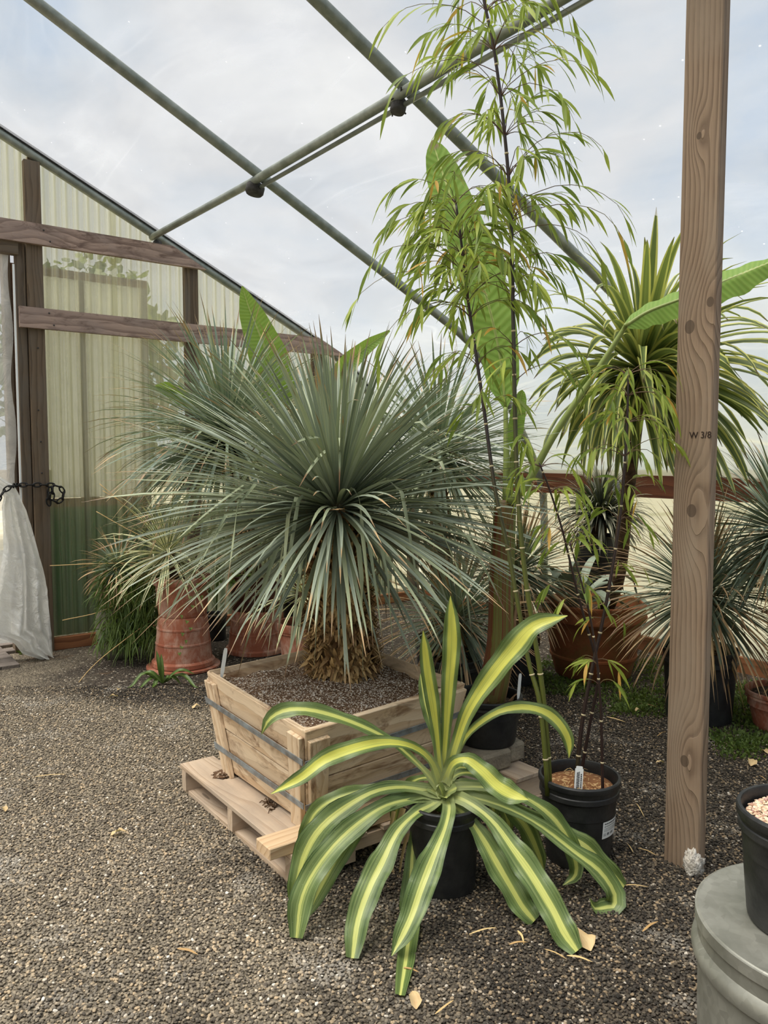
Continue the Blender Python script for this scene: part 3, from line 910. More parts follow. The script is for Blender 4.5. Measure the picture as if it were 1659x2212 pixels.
def moss(name, pts, label, rx=(.05, .14)):
    o = MB()
    for (x, y_) in pts:
        nn = 46
        rr = R.uniform(*rx)
        for k in range(nn):
            a, d_ = R.rand() * 6.28, rr * math.sqrt(R.rand())
            p = V(x + d_ * math.cos(a), y_ + d_ * math.sin(a), .003)
            dr_ = nrm(V(math.cos(a) * .6, math.sin(a) * .6, .9) + R.randn(3) * .3)
            L = R.uniform(.012, .03)
            o.ribbon([p, p + dr_ * L * .6, p + dr_ * L + V(0, 0, -.004)], [.004, .011, .001], R.randn(3))
    return tag(o.build(name, 'grass_leaf'), label, 'moss', kind='stuff')
mp = []
for k in range(150):
    px, py = R.uniform(1140, 1440), R.uniform(1420, 1545)
    if py > 1500 and px < 1330: continue
    if abs(px - 1290) < 85 and py < 1468: continue
    P_ = atZ(px, py, 0); mp.append((P_[0], P_[1]))
for k in range(70):
    P_ = atZ(R.uniform(1560, 1659), R.uniform(1480, 1640), 0); mp.append((P_[0], P_[1]))
moss('ground_moss', mp, 'low green moss and weeds growing around the large brown pot')
mp = []
for k in range(10):
    P_ = atZ(R.uniform(5, 60), R.uniform(1395, 1412), 0); mp.append((P_[0], P_[1]))
for k in range(6):
    P_ = atZ(R.uniform(215, 250), R.uniform(1400, 1410), 0); mp.append((P_[0], P_[1]))
moss('threshold_moss', mp, 'yellow green moss between the bricks by the doorway', (.02, .05))

# outside trees and lawn seen through the sheets
def tree(c, h, r_, label, nl=3200):
    tr = thing('tree', c, label, 'tree', None)
    o = MB(); o.tube([c, c + V(.05, 0, h * .5), c + V(0, .05, h * .85)], [.1, .07, .03], 8); o.build('trunk', 'dark_trunk', tr)
    o = MB()
    for k in range(nl):
        d = nrm(R.randn(3)); rr = r_ * R.rand() ** .4
        p = c + V(0, 0, h * .62) + d * rr * V(1, 1, h * .45 / r_)
        q = nrm(R.randn(3) + V(0, 0, -.4))
        o.ribbon([p, p + q * .1, p + q * .2], [.05, .14, .02], R.randn(3))
    o.build('foliage', 'tree_leaf', tr, kind='stuff')
tree(BL(-1.2, -8), 5.6, 1.7, 'green tree outside, behind the left end of the corrugated gable')
tree(BL(2.7, -8), 4.5, 1.6, 'green tree outside, behind the middle of the corrugated gable')
tree(BL(6.2, -8), 3.0, 1.5, 'green tree outside, behind the right corner of the corrugated gable')
tree(BL(-5.6, -8.6), 5.6, 1.9, 'green tree outside the doorway beyond the plastic curtain')

# ================================================================== POST
pb = thing('post', atZ(1433, 1858, 0), 'tall weathered timber post with knots, standing on the gravel at right', 'post')
p0 = atZ(1433, 1858, 0); fd = -B * .132; td = A * .04
o = MB()
p0 = p0 - UP * .01
o.hexa([p0, p0 + UP * 3.0, p0 + UP * 3.0 + fd, p0 + fd, p0 + td, p0 + UP * 3.0 + td, p0 + UP * 3.0 + fd + td, p0 + fd + td], 0.0)
o.build('timber', 'post_wood', pb, False, bevel=.004)
fc = p0 + fd * .87 - A * .004
bl_ = blob('foam_lump', fc + V(0, 0, .045), .03, .026, .05, 'foam', 3, .5, pb, 16, 6)
def text(txt, loc, size, xdir, ydir, mat, parent, name):
    cu = bpy.data.curves.new(name, 'FONT'); cu.body = txt; cu.size = size; cu.extrude = .0004
    cu.materials.append(M[mat])
    ob = bpy.data.objects.new(name, cu); COL.objects.link(ob)
    from mathutils import Matrix
    me = bpy.data.meshes.new_from_object(ob); bpy.data.objects.remove(ob); bpy.data.curves.remove(cu)
    me.name = name
    ob = bpy.data.objects.new(name, me); COL.objects.link(ob)
    if not me.materials: me.materials.append(M[mat])
    x, y_ = Vector(nrm(xdir)), Vector(nrm(ydir)); z = x.cross(y_)
    mt = Matrix((x, y_, z)).transposed().to_4x4()
    mt.translation = Vector([float(k) for k in loc])
    ob.parent = parent
    ob.matrix_world = mt
    if parent: ob.matrix_parent_inverse = Matrix.Translation(-Vector([float(k) for k in parent['_o']]))
    return ob
zt = 1.4 - (925 - 985) / 1700 * 2.65 + .0
text('W 3/8', p0 + fd * .42 - A * .0015 + UP * 1.468, .03, fd, UP, 'post_ink', pb, 'stamp')

# ================================================================== PALLET
PF = V(-.29, 2.44, 0); pl_ = nrm(V(-.59, .807, 0)); pr_ = nrm(V(.807, .59, 0))
def PP(l, r, z=0): return PF + pl_ * l + pr_ * r + V(0, 0, z)
pa = thing('pallet', PP(.46, .55), 'weathered wooden shipping pallet under the square planter crate', 'pallet')
LP_, RP_ = .95, 1.17
def pbox(o, l0, l1, r0, r1, z0, z1, along='l'):
    if along == 'l': o.box(PP(l0, r0, z0), pl_ * (l1 - l0), pr_ * (r1 - r0), UP * (z1 - z0))
    else: o.box(PP(l0, r0, z0), pr_ * (r1 - r0), pl_ * (l1 - l0), UP * (z1 - z0))
for r0, r1 in [(0, .15), (.2, .29), (.36, .46), (.53, .63), (.70, .80), (.87, .97), (1.02, 1.17)]:
    o = MB(); pbox(o, R.uniform(-.01, .01), LP_ + R.uniform(-.01, .01), r0, r1, .098, .116); o.build('deck_board', 'pallet_wood', pa, False, bevel=.002)
for l0 in (.015, .455, .895):
    o = MB()
    for (r0, r1, z0) in [(0.0, .25, .018), (.25, .45, .055), (.45, .72, .018), (.72, .92, .055), (.92, 1.17, .018)]:
        pbox(o, l0, l0 + .04, r0, r1, z0, .098, 'r')
    o.build('stringer', 'pallet_wood', pa, False)
for r0 in (.01, .54, 1.06):
    o = MB(); pbox(o, 0, LP_, r0, r0 + .1, .001, .018); o.build('base_slat', 'pallet_wood', pa, False)
o = MB(); pbox(o, .02, .115, -.075, .46, .1165, .156, 'r')
tag(o.build('lumber_block', 'fresh_wood', smooth=False, bevel=.003), 'short sawn timber block lying across the front end of the pallet', 'timber')

# ================================================================== CRATE
CT = [atZ(447, 1450, .5), atZ(660, 1580, .5), atZ(1005, 1475, .5)]
CT = [CT[0], CT[1], CT[2], CT[0] + CT[2] - CT[1]]
ctc = sum(CT) / 4
zb = .1165
CBm = [atZ(492, 1668, zb), atZ(663, 1788, zb), None, None]
CBm[2] = V(.195, 3.0, zb); CBm[3] = CBm[0] + CBm[2] - CBm[1]
def CC(i, h): return CBm[i % 4] * (1 - h) + CT[i % 4] * h
cr = thing('planter_crate', V(*(sum(CBm) / 4)), 'square slatted wooden planter crate with steel bands on the pallet', 'planter')
for sidx in range(4):
    i, j = sidx, (sidx + 1) % 4
    mid = (CC(i, .5) + CC(j, .5)) / 2
    nin = nrm(np.cross(CC(j, .5) - CC(i, .5), CC(i, 1) - CC(i, 0)))
    if nin.dot(ctc - mid) < 0: nin = -nin
    hs = [0.03, .235, .475, .70, 1.0]
    for k in range(4):
        h0, h1 = hs[k] + .006, hs[k + 1] - .006
        ov = nrm(CC(j, h0) - CC(i, h0)) * .0
        q = [CC(i, h0), CC(j, h0), CC(j, h0) + nin * .021, CC(i, h0) + nin * .021,
             CC(i, h1), CC(j, h1), CC(j, h1) + nin * .021, CC(i, h1) + nin * .021]
        jit = -nin * R.uniform(0, .003)
        o = MB(); o.hexa([p + jit for p in q]); o.build('slat', 'crate_wood', cr, False, bevel=.002)
    for (a0, a1) in [(.005, .115), (.885, .995)]:
        def bp(a, h): return CC(i, h) * (1 - a) + CC(j, h) * a
        hb_, ht_ = .0, .93 + R.uniform(-.03, .03)
        q = [bp(a0, hb_), bp(a0, ht_), bp(a1, ht_), bp(a1, hb_)]
        q = [p - nin * .022 for p in q] + [p - nin * .003 for p in q]
        o = MB(); o.hexa(q); o.build('corner_batten', 'crate_wood', cr, False, bevel=.002)
for h in (.24, .69):
    o = MB()
    for sidx in range(4):
        i, j = sidx, (sidx + 1) % 4
        mid = (CC(i, .5) + CC(j, .5)) / 2
        nin = nrm(np.cross(CC(j, .5) - CC(i, .5), CC(i, 1) - CC(i, 0)))
        if nin.dot(ctc - mid) < 0: nin = -nin
        e = nrm(CC(j, h) - CC(i, h)) * .02
        o.hexa([CC(i, h) - nin * .025 - e, CC(j, h) - nin * .025 + e, CC(j, h) - nin * .022 + e, CC(i, h) - nin * .022 - e,
                CC(i, h + .058) - nin * .025 - e, CC(j, h + .058) - nin * .025 + e, CC(j, h + .058) - nin * .022 + e, CC(i, h + .058) - nin * .022 - e])
    o.build('steel_band', 'strap_steel', cr, False)
# inner corner blocks showing above the battens
for i in range(4):
    c = CC(i, .9); inn = nrm(ctc - CC(i, 1)); inn[2] = 0
    o = MB(); q = c + inn * .05
    o.box(q + V(-.02, -.02, -.05), UP * .075, V(.04, 0, 0), V(0, .04, 0)); o.build('corner_block', 'crate_wood', cr, False)
# soil
o = MB(); n = 40; vs = []
for i in range(n):
    for j in range(n):
        u, v_ = i / (n - 1), j / (n - 1)
        p = (CC(1, .9) * (1 - u) + CC(0, .9) * u) * (1 - v_) + (CC(2, .9) * (1 - u) + CC(3, .9) * u) * v_
        p = ctc * .04 + p * .96
        d = (p - V(-.175, 3.32, 0))[:2]
        p[2] = .463 + .014 * mnoise.noise(Vector((p[0] * 9, p[1] * 9, 0))) + .03 * math.exp(-(d @ d) / .03) - .02 * max(abs(u - .5), abs(v_ - .5)) ** 2
        vs.append(p)
soilv = np.array(vs)
o.add(vs, [(i * n + j, (i + 1) * n + j, (i + 1) * n + j + 1, i * n + j + 1) for i in range(n - 1) for j in range(n - 1)])
so = o.build('soil', 'potting_soil', cr)
sp_ = []
for k in range(15000):
    a_, b_ = R.rand(), R.rand()
    i, j = int(a_ * (n - 1)), int(b_ * (n - 1))
    q = soilv[i * n + j] + (soilv[min(n - 1, i + 1) * n + j] - soilv[i * n + j]) * (a_ * (n - 1) - i) + (soilv[i * n + min(n - 1, j + 1)] - soilv[i * n + j]) * (b_ * (n - 1) - j)
    if R.rand() < .75 + .9 * mnoise.noise(Vector((q[0] * 4, q[1] * 4, 5))): sp_.append(q + V(0, 0, .001))
scatter('grit', sp_, 'perlite', .0012, .0042, cr)
# dirt spill and roots by the crate foot
blob('spilled_soil', atZ(487, 1672, .117), .05, .04, .012, 'potting_soil', 2, .7, pa)
o = MB()
for k in range(16):
    q = atZ(R.uniform(570, 600), R.uniform(1733, 1750), .118)
    d = nrm(R.randn(3) * V(1, 1, .25)) * R.uniform(.02, .06)
    o.tube([q, q + d * .5 + V(0, 0, .012), q + d + V(0, 0, .0)], [.003, .0025, .001], 5)
tag(o.build('root_tuft', 'dark_trunk'), 'small tuft of dry roots on the pallet at the crate foot', 'roots')

# ================================================================== PLANT HELPERS
def leaf_curve(c, az, el, L, droop, n=9, start=.04, kink=0, tw=0.0):
    d = V(math.cos(az) * math.cos(el), math.sin(az) * math.cos(el), math.sin(el))
    rad = V(math.cos(az), math.sin(az), 0)
    pts = [c + d * start]; e = el; st = L / (n - 1)
    for i in range(1, n):
        tt = i / (n - 1)
        e2 = e - droop * tt ** 1.5 * max(.05, math.cos(e)) * .35
        if kink and tt > kink: e2 -= .75 * (1 if tt - kink < 1.5 / n else .0)
        e = max(e2, -1.45)
        dd_ = rad * math.cos(e) + UP * math.sin(e)
        if tw: dd_ = nrm(dd_ + np.cross(rad, UP) * tw * tt)
        pts.append(pts[-1] + dd_ * st)
    return np.array(pts), d, rad
def leaf_width(n, w, base=.55, peak=.35):
    t = np.linspace(0, 1, n)
    k = np.where(t < peak, base + (1 - base) * np.sin(t / peak * math.pi / 2), np.cos((t - peak) / (1 - peak) * math.pi / 2) ** .75)
    k[-1] = .04
    return w * k
def rosette(n, c, L, w, seed, emin=-70, emax=88, droop=.5, start=.05, fold=.25, ext=(1, 1), bias=None, kinkp=0, wv=.15, lean=None, na=3, nseg=9):
    """yields (builder, direction) for every leaf of a rosette"""
    rs = np.random.RandomState(seed)
    out = []
    ga = math.pi * (3 - 5 ** .5)
    for k in range(n):
        f = (k + .5) / n
        s0, s1 = math.sin(math.radians(emin)), math.sin(math.radians(emax))
        el = math.asin(s0 + (s1 - s0) * f) + rs.randn() * .05
        az = k * ga + rs.randn() * .12
        LL = L * rs.uniform(.82, 1.08) * (1 if bias is None else bias(az, el))
        kk = rs.uniform(.35, .7) if rs.rand() < kinkp * (1.0 if el < .9 else .3) else 0
        pts, d, rad = leaf_curve(c, az, el, LL, droop * rs.uniform(.6, 1.4), nseg, start * rs.uniform(.7, 1.2), kk, rs.randn() * .05)
        if lean is not None:
            t_ = np.linspace(0, 1, len(pts))[:, None]
            pts = pts + np.asarray(lean) * t_ ** 1.2
        nh = UP * .75 - rad * .75 * (1 if el > 0 else .2) + rs.randn(3) * .18
        o = MB()
        r_ = rs.rand()
        if kk: r_ = .87 + .1 * rs.rand()
        o.ribbon(pts, leaf_width(nseg, w * rs.uniform(1 - wv, 1 + wv)), nh, fold, float(r_), float(rs.uniform(*ext)), na)
        out.append((o, d, pts))
    return out
def merge(ls):
    o = MB()
    for m_ in ls:
        k = len(o.v)
        o.v.extend(m_.v); o.la.extend(m_.la); o.gc.extend(m_.gc)
        o.f.extend([tuple(i + k for i in f) for f in m_.f])
    return o

def shaggy(c0, c1, r0, r1, nsc, seed, L=.06, w=.02, down=True):
    rs = np.random.RandomState(seed); o = MB()
    for k in range(nsc):
        f = rs.rand(); a = rs.rand() * 6.283
        p = c0 + (c1 - c0) * f
        rr = r0 + (r1 - r0) * f
        rad = V(math.cos(a), math.sin(a), 0)
        q = p + rad * rr * .95
        v = -1 if (down and rs.rand() < .55) else 1
        d = nrm(rad * .45 + UP * v * rs.uniform(.4, 1.0) + rs.randn(3) * .15)
        l_ = L * rs.uniform(.5, 1.2)
        o.ribbon([q, q + d * l_ * .5 + rad * .008, q + d * l_ + rad * .016], [w * .9, w, w * .25], rad, .3, float(rs.rand()))
    return o

def pot_profile(rt, rb, h, th=.006, rim=.012, rimh=.022, groove=True):
    p = [(rb * .97, 0), (rb, .006)]
    for f in np.linspace(.05, .78, 6): p.append((rb + (rt - rim * .6 - rb) * f, h * f))
    if groove: p += [(rt - rim * .5 - .002, h * .80), (rt - rim * .5 + .002, h * .81), (rt - rim * .5 + .001, h * .86), (rt - rim * .5 - .002, h * .87)]
    p += [(rt - rim * .4, h - rimh), (rt - .002, h - rimh), (rt, h - rimh + .004), (rt, h - .004), (rt - .003, h), (rt - rim + .002, h), (rt - rim, h - .004), (rt - rim * 1.1, h - rimh), (rt - rim * 1.3, h * .6), (rb * .9, h * .5), (0, h * .5)]
    return p
def pot(root, c, rt, rb, h, mat='black_plastic', soil='dark_soil', fill=.87, prof=None, rim=.012, rimh=.022, holes=0):
    o = MB(); o.lathe(c, prof or pot_profile(rt, rb, h, rim=rim, rimh=rimh), 48)
    pt = o.build('pot', mat, root, sharp=32)
    o = MB(); zs = h * fill; rr = (rb + (rt - rb) * fill) - rim * 1.0
    o.lathe(c + UP * 0, [(0, zs + .012), (rr * .5, zs + .008), (rr * .93, zs), (rr, zs - .03)][::-1], 32)
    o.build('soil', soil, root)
    return pt

# ================================================================== MAIN YUCCA
YC = atY(728, 1100, 3.3)
tb = V(-.175, 3.32, .455)
yu = thing('yucca_tree', tb, 'large blue grey yucca with shaggy trunk growing in the square crate', 'yucca')
o = MB(); o.tube(spline([tb, tb + V(.0, 0, .2), (tb + YC) / 2 + V(.01, 0, .1), YC], 14), [.135, .125, .118, .112, .11, .108, .105, .1, .1, .095, .09, .08, .06, .04], 20)
o.build('trunk', 'bark_scale', yu)
sh = merge([shaggy(tb, tb + (YC - tb) * .95, .132, .1, 2300, 5, .06, .018), shaggy(tb, tb + V(0, 0, .1), .135, .13, 260, 6, .06, .02)])
sh.build('bark_scales', 'bark_scale', yu, kind='stuff')
def ybias(az, el):
    return .66 + .34 * math.cos(el) - (.14 if el < -.35 else 0)
lv = rosette(1000, YC, .92, .0172, 11, -50, 88, .24, .07, .28, (.86, 1.08), ybias, .10)
toc = nrm(CAM - YC)
lv = [k for k in lv if k[1][2] > -.45 or R.rand() < .22]
def vis(o_):
    q = o_[2][len(o_[2]) // 2] - YC
    return -(nrm(q) @ toc)
lv.sort(key=vis)
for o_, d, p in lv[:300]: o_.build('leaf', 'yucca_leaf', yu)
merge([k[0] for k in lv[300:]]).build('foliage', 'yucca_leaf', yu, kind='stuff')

# ================================================================== FOREGROUND VARIEGATED PLANT
FC = V(.195, 2.49, 0)
fg = thing('potted_variegated_plant', FC, 'black nursery pot of long yellow striped arching leaves in the foreground', 'potted plant')
pot(fg, FC, .122, .104, .285, holes=1)
CR = atY(957, 1712, 2.48)
o = MB(); o.tube([FC + V(0, 0, .22), CR + V(0, 0, -.03), CR + V(0, 0, -.012)], [.03, .03, .018], 12); o.build('stem', 'green_strap', fg)
YF = 2.48
# pixel traces of each blade: points, widest px, end ('g' lies on the gravel or a distance), stripe width
FL = [
 ([(955, 1690), (962, 1600), (970, 1480), (976, 1380), (973, 1287)], 40, 2.47, 1.25),
 ([(953, 1690), (945, 1600), (935, 1520), (924, 1450), (914, 1362)], 34, 2.42, 1.1),
 ([(950, 1690), (938, 1590), (920, 1520), (908, 1455)], 26, 2.62, .4),
 ([(962, 1690), (985, 1610), (1012, 1535), (1060, 1462), (1110, 1400), (1155, 1352), (1226, 1330)], 54, 2.40, .95),
 ([(966, 1690), (1000, 1600), (1060, 1546), (1120, 1528), (1170, 1536), (1205, 1560), (1228, 1600), (1229, 1637)], 32, 2.46, .95),
 ([(946, 1700), (900, 1648), (840, 1598), (760, 1560), (680, 1536), (620, 1534), (582, 1553), (565, 1586)], 36, 2.44, .45),
 ([(950, 1690), (930, 1642), (890, 1612), (830, 1603), (760, 1618), (700, 1642), (650, 1680), (585, 1715)], 40, 2.26, 1.15),
 ([(960, 1690), (978, 1650), (1008, 1642), (1040, 1664), (1075, 1698), (1110, 1718), (1142, 1728)], 52, 2.34, .9),
 ([(975, 1705), (1010, 1712), (1066, 1732), (1137, 1758), (1218, 1801), (1269, 1832), (1309, 1874), (1348, 1915)], 44, 'g', .35),
 ([(972, 1712), (1000, 1716), (1092, 1744), (1168, 1784), (1244, 1842), (1294, 1880), (1325, 1925), (1326, 1962), (1309, 1987), (1284, 1972), (1274, 1940)], 46, 2.32, .3),
 ([(968, 1716), (1016, 1736), (1066, 1776), (1107, 1832), (1147, 1888), (1193, 1964), (1218, 2014), (1246, 2055)], 64, 'g', .4),
 ([(966, 1724), (980, 1741), (1011, 1766), (1046, 1817), (1071, 1862), (1107, 1923), (1132, 1964), (1154, 1990)], 58, 'g', .4),
 ([(962, 1724), (970, 1746), (960, 1791), (935, 1852), (909, 1918), (884, 1989), (846, 2065)], 62, 2.07, .35, .6),
 ([(956, 1722), (940, 1741), (909, 1768), (894, 1817), (889, 1888), (884, 1964), (884, 2040), (864, 2150)], 46, 'g', .3, 2.4),
 ([(952, 1720), (936, 1736), (899, 1756), (859, 1796), (828, 1857), (798, 1918), (773, 1989), (761, 2070)], 58, 'g', .35),
 ([(948, 1718), (935, 1722), (889, 1726), (833, 1741), (778, 1776), (722, 1827), (676, 1888), (650, 1948), (640, 2026)], 56, 'g', .35),
 ([(946, 1712), (925, 1708), (864, 1700), (803, 1712), (737, 1751), (687, 1796), (656, 1852), (640, 1918), (632, 1975)], 54, 2.28, .4),
 ([(944, 1708), (864, 1694), (803, 1704), (727, 1724), (681, 1756), (661, 1801), (651, 1850)], 38, 2.46, .3),
 ([(945, 1716), (900, 1718), (843, 1732), (777, 1782), (722, 1862), (684, 1930), (656, 1990)], 52, 2.24, .25),
 ([(972, 1704), (1010, 1706), (1060, 1722), (1105, 1752), (1137, 1790), (1160, 1840), (1176, 1884)], 42, 2.50, .4),
 ([(972, 1700), (1040, 1700), (1110, 1712), (1175, 1748), (1215, 1792), (1240, 1848), (1243, 1890), (1216, 1912)], 40, 2.42, .4),
 ([(965, 1692), (990, 1672), (1024, 1672), (1060, 1700), (1090, 1750), (1105, 1810)], 30, 2.72, .5),
 ([(960, 1690), (982, 1662), (1012, 1660), (1046, 1686), (1064, 1740), (1068, 1800)], 26, 2.8, .5),
 ([(950, 1694), (925, 1680), (890, 1690), (862, 1730), (850, 1790)], 30, 2.66, .4),
 ([(958, 1700), (1000, 1690), (1050, 1700), (1096, 1735), (1130, 1780), (1150, 1830)], 34, 2.62, .4),
]
for pts, wpx, end, st, *ex in FL:
    ex = ex[0] if ex else .85
    n0 = len(pts)
    px = np.array(pts, float)
    if end == 'g':
        g = atZ(px[-1][0], px[-1][1], .012); Ye = g[1]
    else: Ye = end
    cum = np.r_[0, np.cumsum(np.linalg.norm(np.diff(px, axis=0), axis=1))]; cum /= cum[-1]
    P3 = np.array([atY(x, y_, YF + (Ye - YF) * c ** ex) for (x, y_), c in zip(px, cum)])
    P3[:, 2] = np.maximum(P3[:, 2], .012)
    nn = 26
    P3 = spline(P3, nn)
    P3[:, 2] = np.maximum(P3[:, 2], .01)
    t = np.linspace(0, 1, nn)
    tipk = 1 if end != 'g' else .55
    wd = np.interp(t, [0, .12, .3, .55, .75, .9, 1.0], [.62, .46, .52, .95, 1.0, .72 if tipk == 1 else .95, .04 if tipk == 1 else .5])
    wm = wpx / FPX * P3[:, 1] * wd * (1 + .05 * np.sin(t * R.uniform(9, 16) + R.rand() * 6))
    view = nrm(CAM - P3)
    nh = view * .75 + UP * .35 + R.randn(3) * .06
    o = MB(); o.ribbon(P3, wm, nh, .28, float(R.rand()), float(min(1, st)), 7, .16)
    o.build('leaf', 'variegated_leaf', fg)
for k in range(9):
    a = k * 2.4; el_ = .35 + .1 * k
    d = V(math.cos(a) * math.cos(el_), math.sin(a) * math.cos(el_), math.sin(el_))
    q = CR + V(0, 0, -.03)
    o = MB(); o.ribbon(spline([q, q + d * .035 + V(0, 0, .01), q + d * .075], 7), np.linspace(1, .75, 7) * .04, V(0, -.6, 1) - d, .5, float(R.rand()), .5, 5)
    o.la = [(.04 + .1 * l_[0], l_[1], l_[2], l_[3]) for l_ in o.la]
    o.build('leaf_base', 'variegated_leaf', fg)
for (pp, wv_) in [([(870, 1745), (858, 1790), (850, 1850), (846, 1890)], 14), ([(850, 1752), (842, 1800), (836, 1842)], 10), ([(1040, 1745), (1062, 1800), (1085, 1850), (1092, 1880)], 12), ([(880, 1800), (868, 1850), (862, 1895)], 9)]:
    P3 = spline([atY(x, y_, 2.55) for x, y_ in pp], 8)
    o = MB(); o.ribbon(P3, np.linspace(1, .4, 8) * wv_ / FPX * 2.55, V(.3, -1, .3), .4)
    o.build('dead_leaf', 'dead_leaf', fg)

# ================================================================== BAMBOO
BC = V(.678, 2.66, 0)
ba = thing('potted_bamboo', BC, 'tall feathery bamboo with dark canes in a labelled black nursery pot', 'potted plant')
pot(ba, BC, .14, .108, .30, soil='bark_mulch', fill=.88)
rb_ = np.random.RandomState(21)
def trace(pp, y0, y1, n=40):
    px = np.array(pp, float)
    c = np.linspace(0, 1, len(px))
    return spline([atY(x, y_, y0 + (y1 - y0) * k) for (x, y_), k in zip(px, c)], n)
CUL = [
 ([(1188, 1690), (1172, 1490), (1133, 1230), (1116, 1000), (1109, 700), (1103, 450), (1086, 250), (1066, 100), (1046, 5), (1034, -60)], 2.62, 2.70, .0095, .5),
 ([(1183, 1690), (1166, 1520), (1140, 1420), (1100, 1200), (1070, 1060), (1045, 880), (1020, 710), (1010, 640), (996, 520), (985, 440)], 2.60, 2.80, .009, .5),
 ([(1243, 1700), (1258, 1560), (1280, 1440), (1312, 1290), (1340, 1110), (1352, 960), (1356, 870), (1357, 800)], 2.64, 2.62, .0075, 1.0),
 ([(1252, 1690), (1275, 1560), (1292, 1470), (1286, 1420), (1250, 1290), (1216, 1150), (1188, 1060), (1165, 1000)], 2.68, 2.58, .006, 1.1),
 ([(1302, 1722), (1300, 1600), (1296, 1500), (1283, 1380), (1262, 1280), (1230, 1170)], 2.58, 2.55, .0055, 1.2),
]
culms = []
for pp, y0, y1, rr, rnd in CUL:
    P3 = trace(pp, y0, y1, 60)
    P3[0][2] = .25
    rad = np.linspace(rr, rr * .45, 60)
    o = MB(); o.tube(P3, rad, 9, rnd=rnd)
    cu = o.build('cane', 'bamboo_culm', ba)
    culms.append((P3, rad, cu))
    o = MB()
    dd = np.r_[0, np.cumsum(np.linalg.norm(np.diff(P3, axis=0), axis=1))]
    for s_ in np.arange(.12, dd[-1], .145):
        q = np.array([np.interp(s_, dd, P3[:, i]) for i in range(3)]); r_ = np.interp(s_, dd, rad)
        q2 = np.array([np.interp(s_ + .006, dd, P3[:, i]) for i in range(3)])
        o.tube([q, (q + q2) / 2, q2], [r_ * 1.05, r_ * 1.28, r_ * 1.05], 9)
    o.build('node_rings', 'culm_node', cu, kind='stuff')
leaves, twigs = [], MB()
def bam_leaf(p, d, L, w_):
    d = nrm(d)
    pts = [p]
    for k in range(5):
        d = nrm(d + V(0, 0, -.16))
        pts.append(pts[-1] + d * L / 5)
    pts = np.array(pts)
    nh = nrm(V(rb_.randn() * .5, -.45 + rb_.randn() * .5, .8))
    o = MB(); o.ribbon(pts, np.array([.18, .8, 1, .85, .5, .03]) * w_, nh, .2, float(rb_.rand()))
    leaves.append((o, pts))
def branch(p, az, L, nleaf, up=.9, lsc=1.0, droop=.16):
    e = up; pts = [p]; n_ = 8
    rad = V(math.cos(az), math.sin(az) * .8, 0)
    for k in range(n_):
        e -= droop * (1 + k * .12)
        pts.append(pts[-1] + nrm(rad * math.cos(e) + UP * math.sin(e) + rb_.randn(3) * .06) * L / n_)
    pts = np.array(pts)
    twigs.tube(pts, np.linspace(.0016, .0007, len(pts)), 4, False, float(rb_.rand()))
    for k in range(nleaf):
        f = rb_.uniform(.3, 1.0) if k else 1.0
        q = np.array([np.interp(f, np.linspace(0, 1, len(pts)), pts[:, i]) for i in range(3)])
        tdir = nrm(pts[min(n_, int(f * n_) + 1)] - pts[max(0, int(f * n_) - 1)])
        sd = nrm(np.cross(tdir, UP)) * rb_.choice([-1, 1]) * rb_.uniform(.15, .8)
        bam_leaf(q, tdir * .9 + sd + V(0, 0, rb_.uniform(-.75, .05)), rb_.uniform(.08, .13) * lsc, rb_.uniform(.0095, .0138) * lsc ** .5)
def on(P3, py, i=0):
    ys = [CYP - FPX * ((q - CAM) @ _U) / ((q - CAM) @ _F) for q in P3]
    return P3[int(np.argmin([abs(k - py) for k in ys]))]
# leafy whorls: cane, image row, branches, reach (m), leaves per branch
WH = [(0, -30, 7, .20, 5), (0, 20, 8, .26, 6), (0, 110, 8, .30, 6), (0, 215, 9, .33, 6), (0, 300, 9, .33, 6), (0, 395, 9, .34, 6), (0, 480, 8, .32, 6),
      (0, 580, 4, .28, 5), (0, 660, 4, .26, 5), (0, 750, 4, .24, 5), (0, 830, 3, .22, 4), (0, 960, 2, .16, 4),
      (1, 440, 7, .26, 6), (1, 480, 8, .30, 6), (1, 520, 9, .30, 7), (1, 560, 9, .30, 7), (1, 600, 9, .32, 7), (1, 650, 9, .34, 7), (1, 690, 7, .32, 6),
      (1, 790, 4, .24, 5), (1, 880, 3, .2, 5),
      (2, 810, 7, .22, 6), (2, 860, 8, .25, 6), (2, 920, 8, .26, 6), (2, 980, 6, .24, 5), (2, 1050, 5, .2, 5), (2, 1130, 4, .2, 4), (2, 1230, 2, .16, 4), (2, 1330, 2, .16, 5),
      (3, 1005, 5, .22, 6), (3, 1060, 6, .22, 5), (3, 1150, 5, .2, 5), (3, 1260, 3, .16, 5), (3, 1420, 2, .14, 5),
      (4, 1180, 3, .16, 5), (4, 1300, 2, .14, 4), (4, 1440, 2, .14, 5), (4, 1480, 2, .12, 4)]
for ci, py, nb_, L, nl in WH:
    q = on(culms[ci][0], py)
    a0 = rb_.rand() * 6.28
    for k in range(nb_):
        az = a0 + k * 2.4 + rb_.randn() * .3
        ls = 1.0 if ci < 2 else .78
        branch(q, az, L * rb_.uniform(.6, 1.1) * (1.0 if ci < 2 else .75), max(3, int(nl * (rb_.uniform(1.2, 2.1) if ci < 2 else rb_.uniform(.8, 1.3)))), rb_.uniform(.75, 1.25) if ci < 2 else rb_.uniform(.4, 1.1), ls, .16 if ci < 2 else .14)
